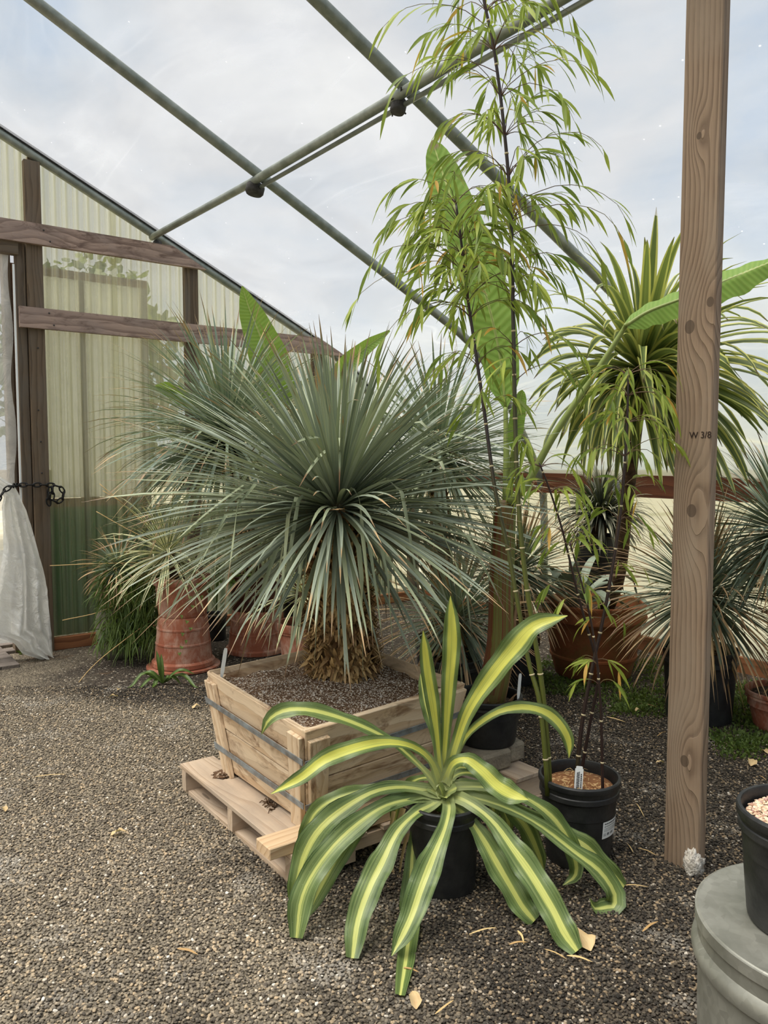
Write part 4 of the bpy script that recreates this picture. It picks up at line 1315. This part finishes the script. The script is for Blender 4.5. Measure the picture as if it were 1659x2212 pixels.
# long side sprays
for (ci, py, az, L, nl, up) in [(1, 640, 3.3, .46, 8, .75), (1, 660, 3.0, .42, 6, .35), (1, 600, 3.6, .4, 8, .9), (0, 470, -.2, .42, 7, .65), (0, 460, .15, .46, 7, .8), (0, 520, .0, .36, 7, .6), (0, 60, 3.3, .4, 6, .8), (0, 150, 2.9, .42, 7, .7), (0, 100, -.1, .36, 7, .8), (0, 30, .1, .36, 6, .8)]:
    branch(on(culms[ci][0], py), az, L, nl, up, 1.1, .15)
twigs.build('twigs', 'bamboo_twig', ba, kind='stuff')
leaves.sort(key=lambda k: k[1][2][1])
for o_, p in leaves[:300]: o_.build('leaf', 'bamboo_leaf', ba)
merge([k[0] for k in leaves[300:]]).build('leaves', 'bamboo_leaf', ba, kind='stuff')
# straw on the bamboo pot
o = MB()
for k in range(40):
    a, d_ = rb_.rand() * 6.28, .1 * math.sqrt(rb_.rand())
    q = BC + V(d_ * math.cos(a), d_ * math.sin(a), .276); d = nrm(V(rb_.randn(), rb_.randn(), .05)) * rb_.uniform(.02, .05)
    if np.linalg.norm((q + d - BC)[:2]) > .115: continue
    o.ribbon([q, q + d * .5 + V(0, 0, .006), q + d], [.002, .003, .001], UP)
o.build('straw_mulch', 'straw', ba, kind='stuff')
# pot label
lb_c = 1306, 1790
def pot_label(root, c, rt, rb, h, a0, a1, z0, z1):
    o = MB(); vs = []
    nn = 9
    for z in (z0, z1):
        for a in np.linspace(a0, a1, nn):
            r_ = rb + (rt - rb) * z / h + .0015
            vs.append(c + V(r_ * math.cos(a), r_ * math.sin(a), z))
    o.add(vs, [(i, i + 1, nn + i + 1, nn + i) for i in range(nn - 1)])
    l_ = o.build('pot_label', 'white_plastic', root)
    o = MB(); rs = np.random.RandomState(4)
    def ink(f0, f1, g0, g1):
        q = []
        for (f, g) in ((f0, g0), (f1, g0), (f1, g1), (f0, g1)):
            a = a0 + (a1 - a0) * f; z = z0 + (z1 - z0) * g
            r_ = rb + (rt - rb) * z / h + .0022
            q.append(c + V(r_ * math.cos(a), r_ * math.sin(a), z))
        o.add(q, [(0, 1, 2, 3)])
    for (g, hh, f1) in [(.84, .07, .95), (.70, .04, .75), (.58, .025, .92), (.5, .025, .88), (.43, .025, .9)]:
        f = .08
        while f < f1:
            wv_ = rs.uniform(.03, .09) if hh > .03 else rs.uniform(.02, .05)
            ink(f, f + wv_, g, g + hh); f += wv_ + rs.uniform(.012, .03)
    for (f0, f1) in [(.26, .29), (.31, .34), (.36, .38), (.46, .47), (.49, .51), (.53, .54), (.56, .58), (.6, .62), (.64, .66)]:
        ink(f0, f1, .17, .32)
    for g in (.28, .22, .17): ink(.06, .19, g, g + .02)
    o.build('print', 'print_ink', l_, kind='stuff')
pot_label(ba, BC, .134, .108, .30, -1.12, -.42, .118, .178)

def plant_tag(base, top, wd, label, face, lines_=True, name='plant_tag'):
    base, top = np.asarray(base, float), np.asarray(top, float)
    ax = top - base; L = np.linalg.norm(ax); ax = ax / L
    sd = nrm(np.cross(ax, face)); nn = np.cross(sd, ax)
    if nn.dot(face) < 0: nn = -nn
    t_ = thing(name, base, label, 'plant label')
    o = MB(); hw = wd / 2
    out = [(-hw * .55, 0), (hw * .55, 0), (hw, L * .25), (hw, L * .93), (hw * .8, L * .93), (hw * .8, L * .98), (hw * .6, L), (-hw * .6, L), (-hw * .8, L * .98), (-hw * .8, L * .93), (-hw, L * .93), (-hw, L * .25)]
    f_ = [base + sd * x + ax * y_ + nn * .0006 for x, y_ in out]; k_ = [base + sd * x + ax * y_ - nn * .0006 for x, y_ in out]
    m_ = len(out)
    o.add(f_ + k_, [tuple(range(m_)), tuple(range(2 * m_ - 1, m_ - 1, -1))] + [(i, m_ + i, m_ + (i + 1) % m_, (i + 1) % m_) for i in range(m_)])
    o.build('blade', 'white_plastic', t_, False)
    if lines_:
        o = MB(); rs = np.random.RandomState(9)
        for (x, y0, y1, ww) in [(hw * .55, .38, .78, .14), (hw * .05, .25, .82, .1), (-hw * .2, .25, .82, .1), (-hw * .45, .2, .82, .1)]:
            yy = y0
            while yy < y1:
                l_ = rs.uniform(.02, .05)
                q = [base + sd * (x + a * hw * ww) + ax * (L * b_) + nn * .0012 for a, b_ in ((-1, yy), (1, yy), (1, yy + l_), (-1, yy + l_))]
                o.add(q, [(0, 1, 2, 3)]); yy += l_ + rs.uniform(.006, .015)
        o.build('print', 'print_ink', t_, kind='stuff')
    return t_
tc = V(-.1, -1, .2)
plant_tag(atY(1247, 1735, 2.585), atY(1252, 1655, 2.60), .0275, 'white printed plant label standing in the bamboo pot', tc)
q = atY(478, 1465, 3.2); plant_tag(q, atY(488, 1400, 3.2), .016, 'white plant label stuck in the left corner of the crate soil', V(.3, -1, .2), False)
plant_tag(atY(1119, 1512, 3.2), atY(1124, 1455, 3.2), .016, 'small grey plant label at the right rim of the banana pot', V(.6, -1, 0), False)

# ================================================================== BANANA
NC = V(.437, 3.26, 0)
for (l0, r0, dl, dr_, z0, lab) in [(.10, .92, .30, .17, .1165, 'weathered concrete block under the left of the banana pot'), (.13, 1.10, .32, .10, .1165, 'weathered concrete block under the right of the banana pot')]:
    o = MB(); pbox(o, l0, l0 + dl, r0, r0 + dr_, z0, .198)
    tag(o.build('concrete_block', 'concrete', smooth=False, bevel=.012), lab, 'block')
bn = thing('potted_banana', NC + UP * .199, 'banana plant with huge upright leaf in a black pot on concrete blocks', 'potted plant')
pot(bn, NC + UP * .199, .148, .118, .2, fill=.8)
stp = spline([NC + UP * .33, atY(1080, 1400, 3.26), atY(1084, 1250, 3.26), atY(1092, 1080, 3.27)], 20)
o = MB(); o.tube(stp, np.linspace(.064, .046, 20), 16, rnd=.3); o.build('pseudostem', 'banana_sheath', bn)
for k, (a, l0, l1, w_) in enumerate([(-1.2, 0, .9, .07), (-2.2, 0, .75, .07), (-.2, 0, .62, .05), (.5, .0, .5, .05), (-1.7, .1, .98, .04)]):
    P3 = [];
    for f in np.linspace(l0, l1, 12):
        q = np.array([np.interp(f, np.linspace(0, 1, 20), stp[:, i]) for i in range(3)])
        rr = .064 - .018 * f + .004 + (.02 * max(0, (f - l1 + .15) / .15) if k in (2, 3) else 0)
        P3.append(q + V(math.cos(a) * rr, math.sin(a) * rr, 0))
    o = MB(); o.ribbon(P3, np.interp(np.linspace(0, 1, 12), [0, .8, 1], [1, .8, .1]) * w_, V(math.cos(a), math.sin(a), 0), -.5, float(R.rand()), 1, 5)
    o.build('leaf_sheath', 'banana_sheath' if k in (0, 1, 4) else 'dry_sheath', bn)
for k in range(14):
    a = R.uniform(-3.4, .4); q = NC + V(math.cos(a) * .08, math.sin(a) * .08, .35)
    d = nrm(V(math.cos(a) * .5, math.sin(a) * .5, R.uniform(.3, 1))) * R.uniform(.06, .12)
    o = MB(); o.ribbon(spline([q, q + d * .6, q + d + V(0, 0, -.02)], 6), np.array([1, 1, .9, .7, .5, .2]) * R.uniform(.012, .03), V(math.cos(a), math.sin(a), 0), .5)
    o.build('husk', 'dry_sheath', bn)
def big_leaf(root, petiole, blade, wpx, y0, y1, e=0.0, fold=.3, nh=None, wprof=None, pr=.011):
    nP = len(petiole) + len(blade)
    allp = petiole + blade
    ys = np.linspace(y0, y1, nP)
    P3 = np.array([atY(x, y_, k) for (x, y_), k in zip(allp, ys)])
    np_ = len(petiole)
    if np_:
        o = MB(); seg = spline(P3[:np_ + 1], 24); o.tube(seg, np.linspace(pr * 1.6, pr * .8, 24), 10); pe = o.build('petiole', 'banana_petiole', root)
    bl = spline(P3[np_:], 34)
    t = np.linspace(0, 1, 34)
    wp_ = np.interp(t, *(wprof or ([0, .08, .3, .6, .85, .96, 1], [.1, .7, 1, .95, .75, .42, .04])))
    nhh = nh if nh is not None else (CAM - bl.mean(0))
    o = MB(); o.ribbon(bl, wp_ * wpx / FPX * bl[:, 1], nrm(nhh), fold, float(R.rand()), e, 9, .05)
    lf = o.build('leaf', 'banana_leaf', root)
    o = MB(); o.tube(bl - nrm(nhh) * .004, np.linspace(pr * .75, pr * .15, 34), 8); o.build('midrib', 'banana_petiole', lf)
big_leaf(bn, [(1094, 1085), (1094, 980)], [(1092, 880), (1078, 760), (1050, 640), (1010, 520), (965, 400), (934, 303)], 96, 3.27, 3.45, 1.0, .25)
big_leaf(bn, [(1100, 1085), (1135, 1050), (1200, 935), (1290, 800), (1345, 715)], [(1352, 702), (1400, 672), (1470, 645), (1560, 608), (1640, 575), (1720, 545)], 76, 3.22, 3.0, 0.0, -.5, V(-.4, -.6, .35), ([0, .1, .4, .7, 1], [.25, .75, 1, 1, .2]))
big_leaf(bn, [(1098, 1090), (1106, 1000)], [(1108, 970), (1118, 900), (1128, 842)], 34, 3.28, 3.2, 0.0, .6)

# ================================================================== LEFT BANANA behind the yuccas
LBp = V(-.62, 6.0, 0)
lbn = thing('banana_plant', LBp, 'green banana leaves rising behind the crate yucca by the end wall', 'potted plant')
pot(lbn, LBp, .17, .14, .3)
o = MB(); o.tube([LBp + UP * .25, LBp + V(0, 0, .8), LBp + V(.02, 0, 1.25)], [.07, .06, .045], 14); o.build('pseudostem', 'banana_sheath', lbn)
big_leaf(lbn, [(655, 1060), (630, 960)], [(610, 880), (590, 800), (562, 725), (538, 665), (523, 618)], 82, 6.0, 5.7, 0, .3, None, ([0, .1, .4, .75, .93, 1], [.3, .9, 1, .62, .25, .03]))
big_leaf(lbn, [(660, 1060), (675, 960)], [(700, 870), (740, 800), (785, 755), (842, 714)], 42, 6.0, 5.8, 0, .5, None, ([0, .2, .5, .8, 1], [.3, 1, .95, .6, .1]))
big_leaf(lbn, [(650, 1060), (560, 960), (470, 905)], [(430, 880), (380, 850), (352, 838), (334, 834)], 36, 6.0, 5.6, 0, 1.2)

# ================================================================== BACKGROUND YUCCAS
def yucca(name, c, R_, nl, seed, label, base, mat='yucca_leaf_far', pot_=None, w=.016, trunk_r=.07, emin=-65, droop=.45, ext=(.86, 1.05), soilm='dark_soil', extra=None, emax=88):
    root = thing(name, base, label, 'yucca')
    base = np.asarray(base, float)
    if pot_:
        pot(root, base, *pot_)
        tz = base + UP * pot_[2] * .8
    else: tz = base + UP * .02
    o = MB(); o.tube([tz - UP * .03, (tz + c) / 2, c], [trunk_r, trunk_r * .95, trunk_r * .6], 14); o.build('trunk', 'dark_trunk', root)
    shaggy(tz, c, trunk_r, trunk_r * .9, 240, seed, .06, .02).build('bark_scales', 'bark_scale', root, kind='stuff')
    lv_ = rosette(nl, c, R_, w, seed, emin, emax, droop, .05, .28, ext)
    merge([k[0] for k in lv_]).build('foliage', mat, root, kind='stuff')
    if extra: extra(root)
    return root
S2 = V(-.925, 5.6, 0)
# stack 2: upturned terracotta pot carrying a dark pot with the left yucca
def inv_pot(name, c, r0, r1, h, label, mat='terracotta'):
    R_ = lambda f: r0 - .014 - (r0 - .014 - r1) * f
    o = MB(); o.lathe(c, [(r0 - .01, 0), (r0, .004), (r0, .03), (r0 - .008, .038), (R_(.12), h * .13), (R_(.3), h * .3), (R_(.44), h * .44), (R_(.45) + .004, h * .45), (R_(.48) + .004, h * .48), (R_(.49), h * .49), (R_(.7), h * .7), (R_(.74), h * .74), (R_(.75) + .004, h * .75), (R_(.78) + .004, h * .78), (R_(.79), h * .79), (R_(.97), h * .97), (R_(1) - .004, h), (r1 * .3, h), (0, h)], 48)
    return tag(o.build(name, mat, sharp=32), label, 'pot')
inv_pot('terracotta_pot', S2, .215, .165, .215 + .09, 'upturned terracotta pot supporting the dark brown pot behind the crate')
yucca('potted_yucca', atY(490, 945, 5.3), .86, 560, 31, 'blue grey yucca in a dark brown pot raised on an upturned terracotta pot', S2 + UP * .3055, pot_=(.19, .165, .25, 'brown_glaze'), w=.02, emin=-55)
c = atY(945, 985, 4.6)
yucca('potted_yucca', c, .66, 380, 33, 'blue grey yucca crown directly behind the right half of the crate yucca', V(c[0] + .05, 4.65, 0), pot_=(.18, .15, .32), w=.018, emin=-50)
c = atY(985, 1335, 4.25)
yucca('potted_yucca', c, .50, 300, 35, 'low dark spiky yucca in a black pot right behind the crate', V(c[0] - .02, 4.27, 0), 'yucca_leaf_dry', (.17, .14, .3), .013, .05, -60, .3, (.75, 1.05))
c = atY(1120, 1235, 4.75)
yucca('potted_yucca', c, .50, 320, 37, 'straw tipped yucca half hidden behind the bamboo canes', V(c[0], 4.8, 0), 'yucca_leaf_dry', (.15, .12, .3), .014, .05, -60, .3, (.62, 1.0))
c = atY(1518, 1285, 4.12)
yucca('potted_yucca', c, .56, 420, 39, 'straw tipped blue yucca in a black pot right behind the timber post', V(1.685, 4.13, 0), 'yucca_leaf_dry', (.195, .165, .385), .014, .055, -72, .45, (.66, 1.05))
c = atY(1700, 1150, 3.9)
yucca('potted_yucca', c, .52, 420, 41, 'blue grey yucca in a terracotta pot at the right edge', V(2.06, 3.97, 0), 'yucca_leaf_far', (.19, .14, .2, 'terracotta'), .015, .06, -60, .4, (.8, 1.05))

# ================================================================== LEFT STACK
S1 = V(-1.335, 5.16, 0)
o = MB(); o.lathe(S1, [(.225, 0), (.24, .006), (.24, .018), (.2, .02), (0, .02)], 40)
tag(o.build('saucer', 'terracotta', sharp=32), 'terracotta saucer under the left pot stack', 'saucer')
inv_pot('terracotta_pot', S1 + UP * .021, .205, .16, .33, 'upturned lime stained terracotta pot at the foot of the left stack')
vy = thing('potted_striped_yucca', S1 + UP * .352, 'cream striped yucca in a terracotta pot on top of the left stack', 'potted plant')
pot(vy, S1 + UP * .352, .19, .155, .26, 'terracotta', rim=.02, rimh=.05)
vc = atY(362, 1195, 5.12)
for o_, d, p in rosette(95, vc, .46, .021, 51, -62, 85, .6, .04, .3, (.9, 1.05), na=5):
    o_.build('leaf', 'striped_leaf', vy)
o = MB(); o.tube([S1 + UP * .56, vc], [.045, .04], 10); o.build('trunk', 'dark_trunk', vy)
# trailing oxalis leaves on the pots
o = MB()
for (px, py) in [(395, 1240), (408, 1255), (418, 1235), (402, 1270), (410, 1290), (428, 1262), (392, 1332), (404, 1343), (394, 1370), (402, 1386), (392, 1398), (388, 1412), (412, 1358), (440, 1250), (436, 1290), (416, 1310)]:
    q = atY(px, py, 4.955)
    for k in range(3):
        a = k * 2.1 + R.rand()
        d = V(math.cos(a), 0, math.sin(a)) * .012
        o.ribbon([q, q + d * .6, q + d], [.003, .012, .008], V(0, -1, .3))
tag(o.build('creeper', 'succulent_leaf'), 'tiny round creeper leaves trailing down the left terracotta pots', 'creeper', kind='stuff')

# grey planter with dry rosette and trailing grass
G1 = V(-1.86, 5.42, 0)
gp = thing('trailing_planter', G1, 'grey stone pot overgrown by trailing grass at the foot of the end wall', 'potted plant')
o = MB(); o.lathe(G1, [(.1, 0), (.125, .05), (.14, .14), (.145, .24), (.13, .34), (.11, .44), (.11, .5), (.09, .5), (.09, .45), (0, .45)], 32, wob=.03)
o.build('pot', 'grey_stone', gp)
o = MB(); rs = np.random.RandomState(61)
for k in range(1700):
    f = rs.rand()
    q = G1 + V(rs.uniform(-.03, .40), rs.uniform(-.26, .0), 0) + UP * rs.uniform(.14, .66)
    d = nrm(V(rs.randn() * .5 + .0, -.6 + rs.randn() * .4, .3 + rs.randn() * .4))
    L = rs.uniform(.1, .24); pts = [q]
    for i in range(5):
        d = nrm(d + V(0, 0, -.42)); pts.append(pts[-1] + d * L / 5)
    pts = np.array(pts); pts[:, 2] = np.maximum(pts[:, 2], .01)
    o.ribbon(pts, np.array([.5, 1, 1, .8, .5, .05]) * .007, V(rs.randn(), -1, .5), .2, float(rs.rand()))
o.build('trailing_grass', 'grass_leaf', gp, kind='stuff')
gc2 = atY(255, 1225, 5.3)
lv_ = rosette(170, gc2, .27, .012, 63, -40, 70, .4, .03, .25, (.7, 1.02))
merge([k[0] for k in lv_]).build('spiky_rosette', 'yucca_leaf_dry', gp, kind='stuff')
lv_ = rosette(120, gc2 + V(.02, 0, -.06), .22, .008, 64, -80, -35, .5, .03, .2, (.3, .45))
merge([k[0] for k in lv_]).build('dead_skirt', 'dead_leaf', gp, kind='stuff')
o = MB()
for (pp) in [[(300, 1215), (200, 1218), (108, 1222)], [(290, 1280), (220, 1320), (135, 1340)], [(330, 1140), (280, 1100), (215, 1045)], [(330, 1170), (270, 1140), (208, 1105)], [(310, 1130), (262, 1085), (222, 1060)], [(325, 1340), (210, 1430), (150, 1500)]]:
    o.tube(spline([atY(x, y_, 5.2 if pp[-1][1] < 1400 else 5.2 - .25 * i) for i, (x, y_) in enumerate(pp)], 14), .0028, 5, rnd=.5)
o.build('flower_stalks', 'straw', gp, kind='stuff')

# strappy weed in front
WD = atZ(352, 1478, 0)
wd_ = thing('strap_leaf_weed', WD, 'small green strap leaved plant rooted in gravel before the left pot stack', 'plant')
for (tip, mid) in [((275, 1500), (310, 1455)), ((300, 1462), (325, 1452)), ((428, 1495), (395, 1458)), ((420, 1456), (388, 1448)), ((372, 1470), (362, 1462)), ((338, 1405), (345, 1440)), ((348, 1412), (350, 1445)), ((330, 1515), (338, 1470)), ((300, 1490), (328, 1465)), ((392, 1480), (372, 1462))]:
    P3 = spline([WD + V(0, 0, .005), atY(*mid, WD[1] - .02), atY(*tip, WD[1] - (.1 if tip[1] > 1480 else 0))], 10)
    P3[:, 2] = np.maximum(P3[:, 2], .008)
    o = MB(); o.ribbon(P3, np.interp(np.linspace(0, 1, 10), [0, .4, .8, 1], [.6, 1, .7, .05]) * .03, UP + V(0, -.5, 0), .4, None, 1, 5)
    o.build('leaf', 'green_strap', wd_)

# striped plant in a terracotta pot behind the crate
TP = V(-.52, 5.0, 0)
tp = thing('potted_striped_plant', TP, 'terracotta pot with cream striped blades between the pot stack and the yucca trunk', 'potted plant')
pot(tp, TP, .17, .13, .34, 'terracotta', rim=.02, rimh=.05)
for o_, d, p in rosette(46, TP + UP * .52, .46, .024, 71, -55, 80, .5, .03, .3, na=5):
    o_.build('leaf', 'striped_leaf', tp)
o = MB(); o.tube([TP + UP * .3, TP + UP * .54], [.04, .035], 10); o.build('trunk', 'dark_trunk', tp)
# jade-like succulent sprigs beside the dark pot
sg = thing('succulent', V(-1.3, 5.95, 0), 'pale green succulent sprigs hanging beside the dark brown pot', 'succulent')
pot(sg, V(-1.3, 5.95, 0), .1, .085, .2)
for (px, py) in [(508, 1245), (530, 1270), (520, 1230), (500, 1258), (470, 1250), (455, 1270), (545, 1240), (562, 1205)]:
    q = atY(px, py, 5.2)
    o = MB(); o.tube(spline([V(-1.28, 5.93, .18), V(-1.2, 5.75, .8), q + V(-.03, .1, .12), q], 12), .004, 6)
    for k in range(9):
        d = nrm(V(R.randn(), -.6 + R.randn() * .5, R.randn())) * .04
        o.ribbon([q, q + d * .6, q + d], [.008, .02, .012], V(R.randn(), -1, R.randn()), .1)
    o.build('sprig', 'succulent_leaf', sg)

# ================================================================== LARGE TERRACOTTA POT, CORDYLINE, AGAVE, DYCKIA
TC = V(1.345, 4.99, 0)
co = thing('potted_cordyline', TC, 'striped cabbage palm leaning out of the largest brown terracotta pot', 'potted plant')
tprof = [(.225, 0), (.235, .01), (.262, .11), (.266, .125), (.274, .13), (.274, .142), (.268, .148), (.288, .25), (.298, .35), (.30, .355), (.32, .36), (.33, .375), (.33, .39), (.322, .41), (.318, .44), (.325, .455), (.325, .475), (.31, .48), (.295, .475), (.285, .44), (.27, .38), (0, .37)]
pot(co, TC, .32, .23, .48, 'old_terracotta', fill=.84, prof=tprof)
CCn = atY(1388, 800, 4.0)
tk = spline([TC + V(.07, .02, .38), atY(1335, 1240, 4.9), atY(1352, 1090, 4.7), atY(1372, 930, 4.4), CCn], 24)
o = MB(); o.tube(tk, np.linspace(.05, .035, 24), 12); o.build('trunk', 'dark_trunk', co)
for o_, d, p in rosette(190, CCn, .62, .05, 81, -62, 86, .75, .05, .35, (1, 1), lambda az, el: 1.02 + .06 * max(0, math.sin(el)), 0, .2, V(0, -.26, 0), 5, 12):
    o_.build('leaf', 'cordyline_leaf', co)
ag = thing('agave', TC + V(-.13, -.08, .42), 'grey green agave with broad curling leaves in the largest brown pot', 'agave')
ac = TC + V(-.13, -.06, .44)
rs = np.random.RandomState(83)
for k in range(16):
    az = k * 2.4 + rs.randn() * .2; el = rs.uniform(.25, 1.15)
    pts, d, rad = leaf_curve(ac, az, el, rs.uniform(.42, .66), rs.uniform(.9, 2.2), 12, .02)
    o = MB(); o.ribbon(pts, np.interp(np.linspace(0, 1, 12), [0, .4, .75, 1], [.7, 1, .7, .03]) * rs.uniform(.06, .09), UP * .8 - rad * .5, .4, float(rs.rand()), 1, 5)
    o.build('leaf', 'agave_leaf', ag)
dc_ = atY(1296, 1112, 5.35)
dy = thing('potted_dyckia', V(dc_[0], 5.4, 0), 'dark spiny rosette in a tall black pot against the hip board', 'potted plant')
pot(dy, V(dc_[0], 5.4, 0), .15, .13, .86)
o = MB(); o.tube([V(dc_[0], 5.4, .7), dc_], [.06, .05], 10); o.build('trunk', 'dark_trunk', dy)
lv_ = rosette(280, dc_, .33, .017, 85, -40, 88, .7, .03, .4, (.9, 1.05)) + rosette(160, dc_ + V(.02, .05, .05), .36, .006, 86, -20, 85, .8, .05)
merge([k[0] for k in lv_]).build('foliage', 'dyckia_leaf', dy, kind='stuff')

# ================================================================== DRUM AND POT AT RIGHT EDGE
DC = V(1.003, 1.693, 0)
du = thing('drum', DC, 'galvanised steel drum standing upside down in the right front corner', 'drum')
o = MB(); o.lathe(DC, [(.272, 0), (.274, .1), (.276, .2), (.278, .235), (.288, .245), (.292, .262), (.288, .279), (.279, .289), (.280, .322), (.285, .323), (.285, .349), (.2815, .35)], 96); o.build('shell', 'galvanised', du, sharp=30)
o = MB(); o.lathe(DC, [(.2815, .350), (.278, .352), (.27, .351), (.15, .352), (0, .353)], 96); o.build('lid', 'galvanised', du, sharp=30)
DP = V(.945, 1.70, .3535)
dp = thing('grit_pot', DP, 'black pot of pink pumice grit standing on the galvanised drum', 'pot')
dpt = pot(dp, DP, .148, .118, .26, fill=.86)
gp_ = []
for k in range(2600):
    a, d_ = R.rand() * 6.28, .125 * math.sqrt(R.rand()); gp_.append(DP + V(d_ * math.cos(a), d_ * math.sin(a), .232 + R.rand() * .006))
scatter('pumice', gp_, 'pumice', .0025, .006, dp)
plant_tag(DP + V(-.045, -.085, .21), DP + V(-.035, -.08, .305), .034, 'white printed plant label in the grit pot on the drum', V(-.4, -1, .2))

# ================================================================== LITTER
rs = np.random.RandomState(91)
ST = [(75, 1678, 142, 1672), (383, 2049, 428, 2062), (1013, 2018, 1072, 2003), (1100, 2040, 1140, 2035), (1118, 2010, 1132, 2040), (1176, 2050, 1225, 2072), (1225, 2064, 1280, 2078), (1345, 1912, 1402, 1916), (1388, 2012, 1422, 1990), (870, 2090, 905, 2100), (940, 2190, 980, 2160), (1378, 1832, 1418, 1848), (1375, 1735, 1392, 1765), (1310, 1548, 1352, 1560), (1355, 1822, 1368, 1842), (1640, 1675, 1655, 1685), (1548, 1678, 1568, 1692), (1420, 1590, 1440, 1580), (1385, 1520, 1420, 1528), (1230, 1600, 1245, 1615)]
SL = ['on the open gravel left of the pallet corner', 'on the open gravel at the lower left, below the pallet', 'right of the longest striped leaf', 'lying crosswise between two striped leaf tips', 'standing nearly upright between two striped leaf tips', 'just below the right front striped leaf tip', 'right of the curled cream leaf', 'right of the bamboo pot foot', 'pointing up right, alone on dark gravel below the post', 'across the tip of the long front striped leaf', 'at the bottom edge of the gravel', 'lower left of the post, below its foot', 'between the bamboo pot and the post', 'behind the bamboo canes near the moss', 'nearest the bamboo pot label', 'at the right edge behind the grit pot', 'just right of the post', 'behind and left of the post', 'on dark soil below the moss', 'behind the drooping yellow leaf tip']
for (x0, y0, x1, y1), sl_ in zip(ST, SL):
    a_, b_ = atZ(x0, y0, .012), atZ(x1, y1, .012)
    mdl = (a_ + b_) / 2 + V(rs.randn() * .002, rs.randn() * .002, .004)
    o = MB(); o.ribbon(spline([a_, mdl, b_], 7), np.array([.4, .9, 1, 1, .9, .7, .1]) * rs.uniform(.004, .008), UP + rs.randn(3) * .3, .2)
    tag(o.build('straw_blade', 'straw'), 'thin dry blade ' + sl_, 'straw', 'dry bamboo blades on the gravel')
LV = [(256, 1800, .028, 'round pale yellow fallen leaf on open gravel left of the pallet'), (1256, 2028, .05, 'curled cream dead leaf beside the frontmost striped leaf tip'), (424, 1527, .025, 'small tan fallen leaf left of the crate corner'), (1626, 1648, .035, 'tan curled fallen leaf on gravel right of the post'), (1655, 1625, .03, 'tan fallen leaf at the right edge of the gravel'), (1535, 1988, .03, 'narrow yellow fallen leaf beside the galvanised drum'), (255, 1490, .02, 'small yellow fallen leaf left of the strap leaved weed'), (245, 1505, .025, 'pale fallen leaf in shade before the left pots'), (1425, 1648, .02, 'brown fallen leaf just left of the post'), (1378, 1535, .02, 'orange brown fallen leaf below the mossy patch'), (10, 1748, .02, 'pale green fallen leaf at the left edge'), (895, 2160, .03, 'pale dead leaf scrap below the longest striped leaf')]
for (x, y_, r_, lab) in LV:
    c = atZ(x, y_, .012); a = rs.rand() * 6.28; d = V(math.cos(a), math.sin(a), .1)
    o = MB(); o.ribbon(spline([c - d * r_, c + V(0, 0, .008), c + d * r_], 8), np.array([.1, .7, 1, 1, .9, .6, .3, .05]) * r_ * 1.1, UP + rs.randn(3) * .3, .4, None, 1, 5, .2)
    tag(o.build('fallen_leaf', 'dead_leaf'), lab, 'leaf')

for o in list(bpy.data.objects):
    if '_o' in o: del o['_o']
